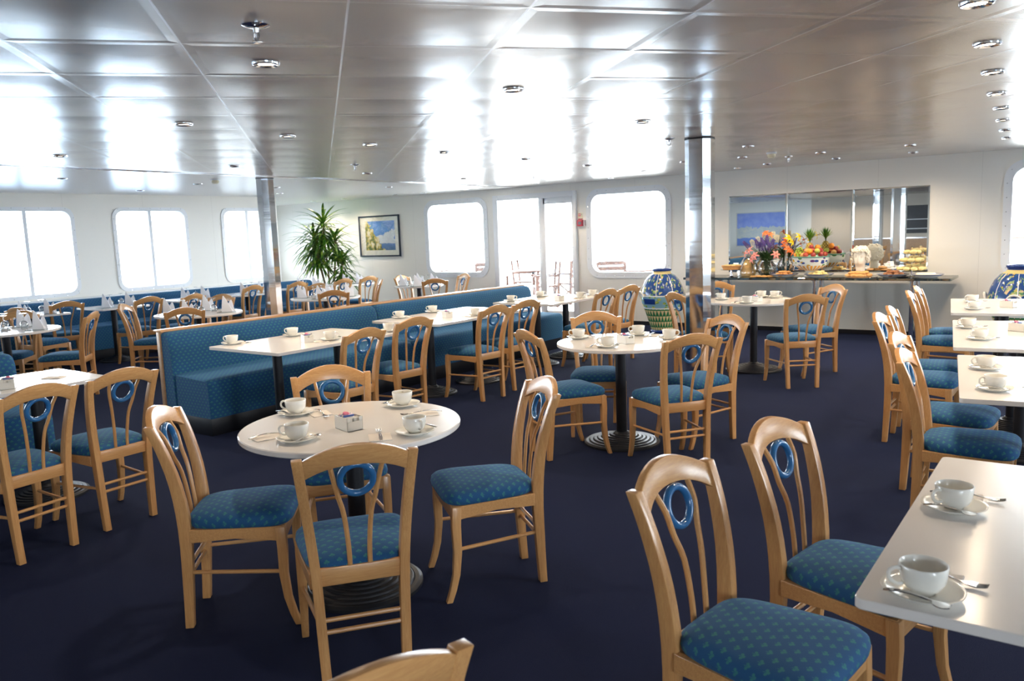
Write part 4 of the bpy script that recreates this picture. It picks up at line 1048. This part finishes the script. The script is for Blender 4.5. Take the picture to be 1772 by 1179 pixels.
# ================================================================== URNS
um = Mat('painted_urn', rough=.15); u, v, _ = um.sep(um.coord('UV')); x, y, z = um.sep(um.coord())
w1 = um.noise(um.comb(u*22.0, z*11.0), 1.0, 3); cell = um.comb(u*24.0+w1*2.2, z*11.0+w1*2.0)
d1_ = um.vor(cell, 1.0); vd = um.vor(cell, 1.0, 'DISTANCE_TO_EDGE')
leafy = um.ramp(um.noise(um.comb(u*40.0, z*22.0), 1.0, 2), [(.4, srgb(74, 128, 86)), (.5, srgb(160, 186, 130)), (.62, srgb(222, 196, 160))])
up = um.mix(vd.gt(.17), srgb(44, 78, 140), leafy); up = um.mix(d1_.lt(.14), up, srgb(232, 184, 70)); 
rib = ((u*8.0).fr()-.5).ab().lt(.022); up = um.mix(rib, up, srgb(226, 232, 238))
mid = um.mix(um.vor(um.comb(u*26.0, z*20.0), 1.0).lt(.42), srgb(126, 170, 190), um.ramp(um.noise(um.comb(u*40.0, z*30.0), 1.0), [(.45, srgb(110, 150, 70)), (.6, srgb(200, 200, 110))]))
med = (((u*4.0).fr()-.5).ab()*1.3).max(((z-.475).ab()*7.0)).lt(.28); mid = um.mix(med, mid, srgb(30, 60, 130))
r_ = z/.085; row = r_.fl(); a_ = ((u*30.0+row.mod(2.0)*.5).fr()-.5).ab(); b_ = r_.fr(); tri = (a_*2.0).lt(b_*1.0)
low = um.mix(tri, srgb(56, 128, 82), srgb(226, 212, 160)); low = um.mix((a_*2.0-b_).ab().lt(.07), low, srgb(40, 84, 60))
c = um.mix(z.gt(.55), mid, up); c = um.mix(z.lt(.365), c, low); c = um.mix(((z-.37).ab()).lt(.008).max(((z-.555).ab()).lt(.008)), c, srgb(226, 230, 232))
c = um.mix(z.gt(.865), c, srgb(224, 204, 140)); c = um.mix(z.gt(.905).max(z.lt(.045)), c, srgb(28, 56, 124)); um.set('Base Color', c)
def urn(x, y, lab, s=1.0, rz=0):
    t = thing('floral_urn', lab, 'urn', (x, y, 0), rz)
    P = [(0, 0), (.17, 0), (.18, .01), (.18, .035), (.165, .045), (.17, .06), (.215, .2), (.262, .34), (.275, .365), (.272, .38), (.30, .44), (.318, .52), (.315, .58), (.295, .67), (.25, .77), (.19, .84), (.135, .87), (.125, .89), (.128, .905), (.14, .915), (.142, .935), (.132, .942), (.118, .935), (.11, .88), (.16, .82), (.1, .7), (0, .68)]
    MB().lathe([(a*s, b*s) for a, b in P], 64).build('body', um.m, t, smooth=True, angle=70)
    for k in range(4):
        a = k*PI/2+.3; c_, s_ = math.cos(a), math.sin(a); pts = []
        for q in range(9):
            e = PI*q/8; tx = .075*math.cos(e); h = .54+.075*math.sin(e); r = .325+.022*math.sin(e)
            pts.append(((r*c_-tx*s_)*s, (r*s_+tx*c_)*s, h*s))
        MB().tube(pts, .014*s, 8).build('handle', ceramic, t, smooth=True)
    return t
urn(-5.155, 10.86, 'large painted floral urn beneath the right back window', 1.0, .55)
urn(-.70, 11.08, 'large painted floral urn behind the farthest right hand table', 1.02, 1.2)

# ================================================================== PLANT, PICTURE, ALARM
t = thing('potted_dracaena', 'tall leafy dracaena in the far left corner by the picture', 'plant', (-12.25, 10.75, 0))
MB().lathe([(0, 0), (.16, 0), (.2, .3), (.21, .34), (.19, .34), (.18, .3), (0, .3)], 28).build('pot', terracotta, t, smooth=True)
heads = [((-.42, 0, 1.50), .64, 80), ((-.12, .0, 1.76), .66, 90), ((-.22, -.1, 1.28), .60, 80), ((.14, .05, 1.45), .56, 70), ((.40, -.05, 1.0), .52, 75)]
mb = MB(); lf = MB(); random.seed(31)
for (hx, hy, hz), L, n in heads:
    mb.tube(catmull([(hx*.15, hy*.3, .3), (hx*.5, hy*.5, hz*.5), (hx, hy, hz-.1), (hx, hy, hz+.12)], 4), .017, 8)
    for i in range(n):
        a = i*2.4+hz; u = i/n; el = -.35+1.9*u*u+random.uniform(-.1, .25)
        blade(lf, (hx, hy, hz-.22+.36*u), (math.cos(a), math.sin(a), el), L*random.uniform(.75, 1.1), .027, random.uniform(.7, 1.5), seg=7)
mb.build('trunk', bark, t, smooth=True); lf.build('foliage', leaf_m, t, smooth=True)
pic = Mat('seaside_print', rough=.4); x, y, z = pic.sep(pic.coord())
w1 = pic.noise(pic.coord(), 5, 5, .6); w2 = pic.noise(pic.coord(), 9, 4, .6)
sky_ = pic.mix((w1*1.4-z*1.2).gt(.66), srgb(96, 150, 232), srgb(222, 232, 246)); sea = pic.mix((z+w2*.06).lt(-.12), sky_, srgb(90, 130, 190))
land = (w2*.5-z*.9-x*1.1).gt(.34); sea = pic.mix(land, sea, pic.ramp(w2, [(.4, srgb(90, 110, 60)), (.5, srgb(206, 188, 92)), (.62, srgb(240, 236, 214))])); sea = pic.mix(z.lt(-.29), sea, srgb(226, 222, 206)); pic.set('Base Color', sea)
PXc, PZc = -11.63, 1.568
t = thing('framed_picture', 'dark framed blue and yellow print on the back wall', 'picture', (PXc, YB-.001, PZc))
fm = MB(); w, h, k = 1.13, .82, .03
for dx, dz, ww, hh in ((0, h/2-k/2, w, k), (0, -h/2+k/2, w, k), (w/2-k/2, 0, k, h-2*k), (-w/2+k/2, 0, k, h-2*k)): fm.box((dx, -.016, dz), (ww, .03, hh))
fm.build('frame', frame_dark, t, bevel=.002, seg=1)
MB().box((0, -.006, 0), (w-2*k, .01, h-2*k)).build('mount', mount_m, t)
MB().box((.02, -.0125, .01), (.82, .003, .58)).build('print', pic.m, t)
MB().box((0, -.022, 0), (w-2*k, .003, h-2*k)).build('glazing', glass('picture_glass', (1, 1, 1, 1), .05, .02, .12), t)
t = thing('fire_call_point', 'red fire alarm call point right of the sliding door', 'alarm', (-6.935, YB, 1.66))
MB().box((0, -.025, 0), (.10, .05, .10)).build('housing', red_m, t, bevel=.004)
MB().box((0, -.052, 0), (.055, .004, .05)).build('break_glass', grey_plastic, t)
MB().box((.072, -.015, 0), (.03, .03, .09)).build('side_cover', plain('clear_cover', srgb(206, 190, 196), .3), t)
t = thing('fire_sign', 'small cream sign with red symbol above the call point', 'sign', (-6.945, YB, 1.785))
MB().box((0, -.002, 0), (.09, .004, .085)).build('plate', cream_plastic, t)
MB().box((-.016, -.005, .01), (.042, .002, .042)).box((0, -.005, -.06), (.085, .003, .018)).build('red_symbol', red_m, t)
MB().box((-.016, -.0065, .01), (.022, .002, .014)).build('white_symbol', ceramic, t); MB().box((.026, -.005, .014), (.006, .002, .03)).box((.026, -.005, -.012), (.006, .002, .006)).build('exclamation_mark', grey_plastic, t)

# ================================================================== SEEN IN THE MIRROR (REAR OF THE ROOM)
vp = Mat('rear_painting', rough=.6); x, y, z = vp.sep(vp.coord()); w1 = vp.noise(vp.coord(), 4, 5, .6); w2 = vp.noise(vp.coord(), 10, 4, .6)
c = vp.mix(w1, srgb(96, 124, 226), srgb(176, 194, 240)); c = vp.mix((z+w2*.30).lt(.22), c, vp.mix(w2, srgb(160, 184, 206), srgb(232, 226, 204))); c = vp.mix((z+w1*.2).lt(-.22), c, srgb(110, 140, 214)); vp.set('Base Color', c)
t = thing('large_painting', 'large blue painting on the rear wall, seen in the mirror', 'picture', (-9.85, YR+.001, 1.34), PI)
MB().box((0, -.02, 0), (1.8, .04, 1.18)).build('canvas', vp.m, t)
fm = MB()
for dx, dz, ww, hh in ((0, .6, 1.86, .03), (0, -.6, 1.86, .03), (.915, 0, .03, 1.2), (-.915, 0, .03, 1.2)): fm.box((dx, -.025, dz), (ww, .05, hh))
fm.build('frame', plain('pale_frame', srgb(220, 216, 206), .5), t)
t = thing('service_counter', 'service counter with shelves at the rear, seen in the mirror', 'counter', (-4.9, YR+.5, 0))
MB().box((0, 0, .45), (3.2, .7, .9)).build('body', beech_panel, t); MB().box((0, 0, .92), (3.3, .8, .04)).build('worktop', chrome, t)
MB().box((.2, -.45, 1.5), (1.1, .04, .9)).build('shelf_back', black_plinth, t)
for z in (1.2, 1.5): MB().box((.2, -.3, z), (1.1, .3, .02)).build('shelf', white_paint, t)

# ================================================================== OPEN DECK OUTSIDE
struct(MB().box((-4.0, 13.75, 2.68), (26, 3.9, .12)).build('ceiling_added_overhang', white_paint))  # unseen overhang, added to keep sky light off the deck furniture
struct(MB().box((-4.0, 16.8, -.06), (26, 10.2, .1)).build('ground', deck_m))
def teak_chair():
    t = thing('deck_chair', '', 'chair'); m = teak
    f = MB()
    for s in (-1, 1):
        f.box((s*.26, .2, .32), (.05, .055, .64)); f.box((s*.26, .0, .645), (.07, .54, .035)); f.box((s*.26, 0, .04), (.05, .5, .05))
        f.loft([[(s*.26-.025, -.22, 0), (s*.26+.025, -.22, 0), (s*.26+.025, -.18, 0), (s*.26-.025, -.18, 0)], [(s*.26-.025, -.30, .92), (s*.26+.025, -.30, .92), (s*.26+.025, -.26, .92), (s*.26-.025, -.26, .92)]])
    f.build('frame', m, t, bevel=.004, seg=1)
    x = MB(); x.tube([(-.24, .2, .06), (.24, .2, .42)], .018).tube([(.24, .2, .06), (-.24, .2, .42)], .018).tube([(-.24, -.2, .06), (.24, -.2, .42)], .018).tube([(.24, -.2, .06), (-.24, -.2, .42)], .018); x.build('crossed_legs', m, t)
    s_ = MB()
    for i in range(7): s_.box((0, -.19+i*.065, .43), (.5, .055, .035))
    s_.build('seat', m, t)
    b = MB()
    for z in (.6, .7, .8, .9): b.box((0, -.245-(z-.5)*.12, z), (.5, .02, .075))
    b.build('backrest', m, t)
    return t
tc = None
DC = [(-10.35, 13.55, .3, 'teak slatted chair seen through the open door, at left'), (-9.15, 13.75, 2.3, 'teak chair with crossed legs in the middle of the open door'), (-8.95, 14.55, 1.2, 'teak chair seen through the right door pane'), (-10.4, 14.9, -1.2, 'teak chair on the far side of the deck table'),
      (-7.6, 13.7, .6, 'teak chair low in the right back window'), (-6.9, 15.0, 2.2, 'teak chair farther out beyond the right back window'), (.2, 13.4, 1.0, 'teak chair outside the window at the right edge')]
for i, (x, y, rz, lab) in enumerate(DC):
    if i == 0: tc = teak_chair(); tc.location = (x, y, 0); tc.rotation_euler = (0, 0, rz); tag(tc, lab, 'chair', 'teak chairs on the open deck')
    else: dup(tc, (x, y, 0), rz, lab, 'teak chairs on the open deck')
for x, y, lab in ((-9.85, 14.35, 'teak topped deck table seen through the open door'), (-7.35, 14.4, 'round deck table seen through the right back window'), (-12.6, 14.5, 'deck table outside the left back window')):
    t = thing('deck_table', lab, 'table', (x, y, 0)); MB().lathe([(0, .70), (.44, .70), (.45, .715), (.44, .73), (0, .73)], 40).build('tabletop', teak, t, smooth=True)
    MB().lathe([(0, 0), (.25, 0), (.25, .02), (.05, .04), (.035, .06), (.035, .70), (0, .70)], 24).build('pedestal', black_metal, t, smooth=True)
t = thing('deck_railing', 'white railing with teak handrail along the open deck edge', 'railing', (-4, 19.6, 0))
MB().box((0, 0, 1.06), (24, .09, .045)).build('handrail', teak, t)
for z in (.25, .5, .78): MB().tube([(-12, 0, z), (12, 0, z)], .014).build('rail', white_paint, t)
for i in range(17): MB().tube([(-12+i*1.5, 0, 0), (-12+i*1.5, 0, 1.04)], .022).build('railing_post', white_paint, t)
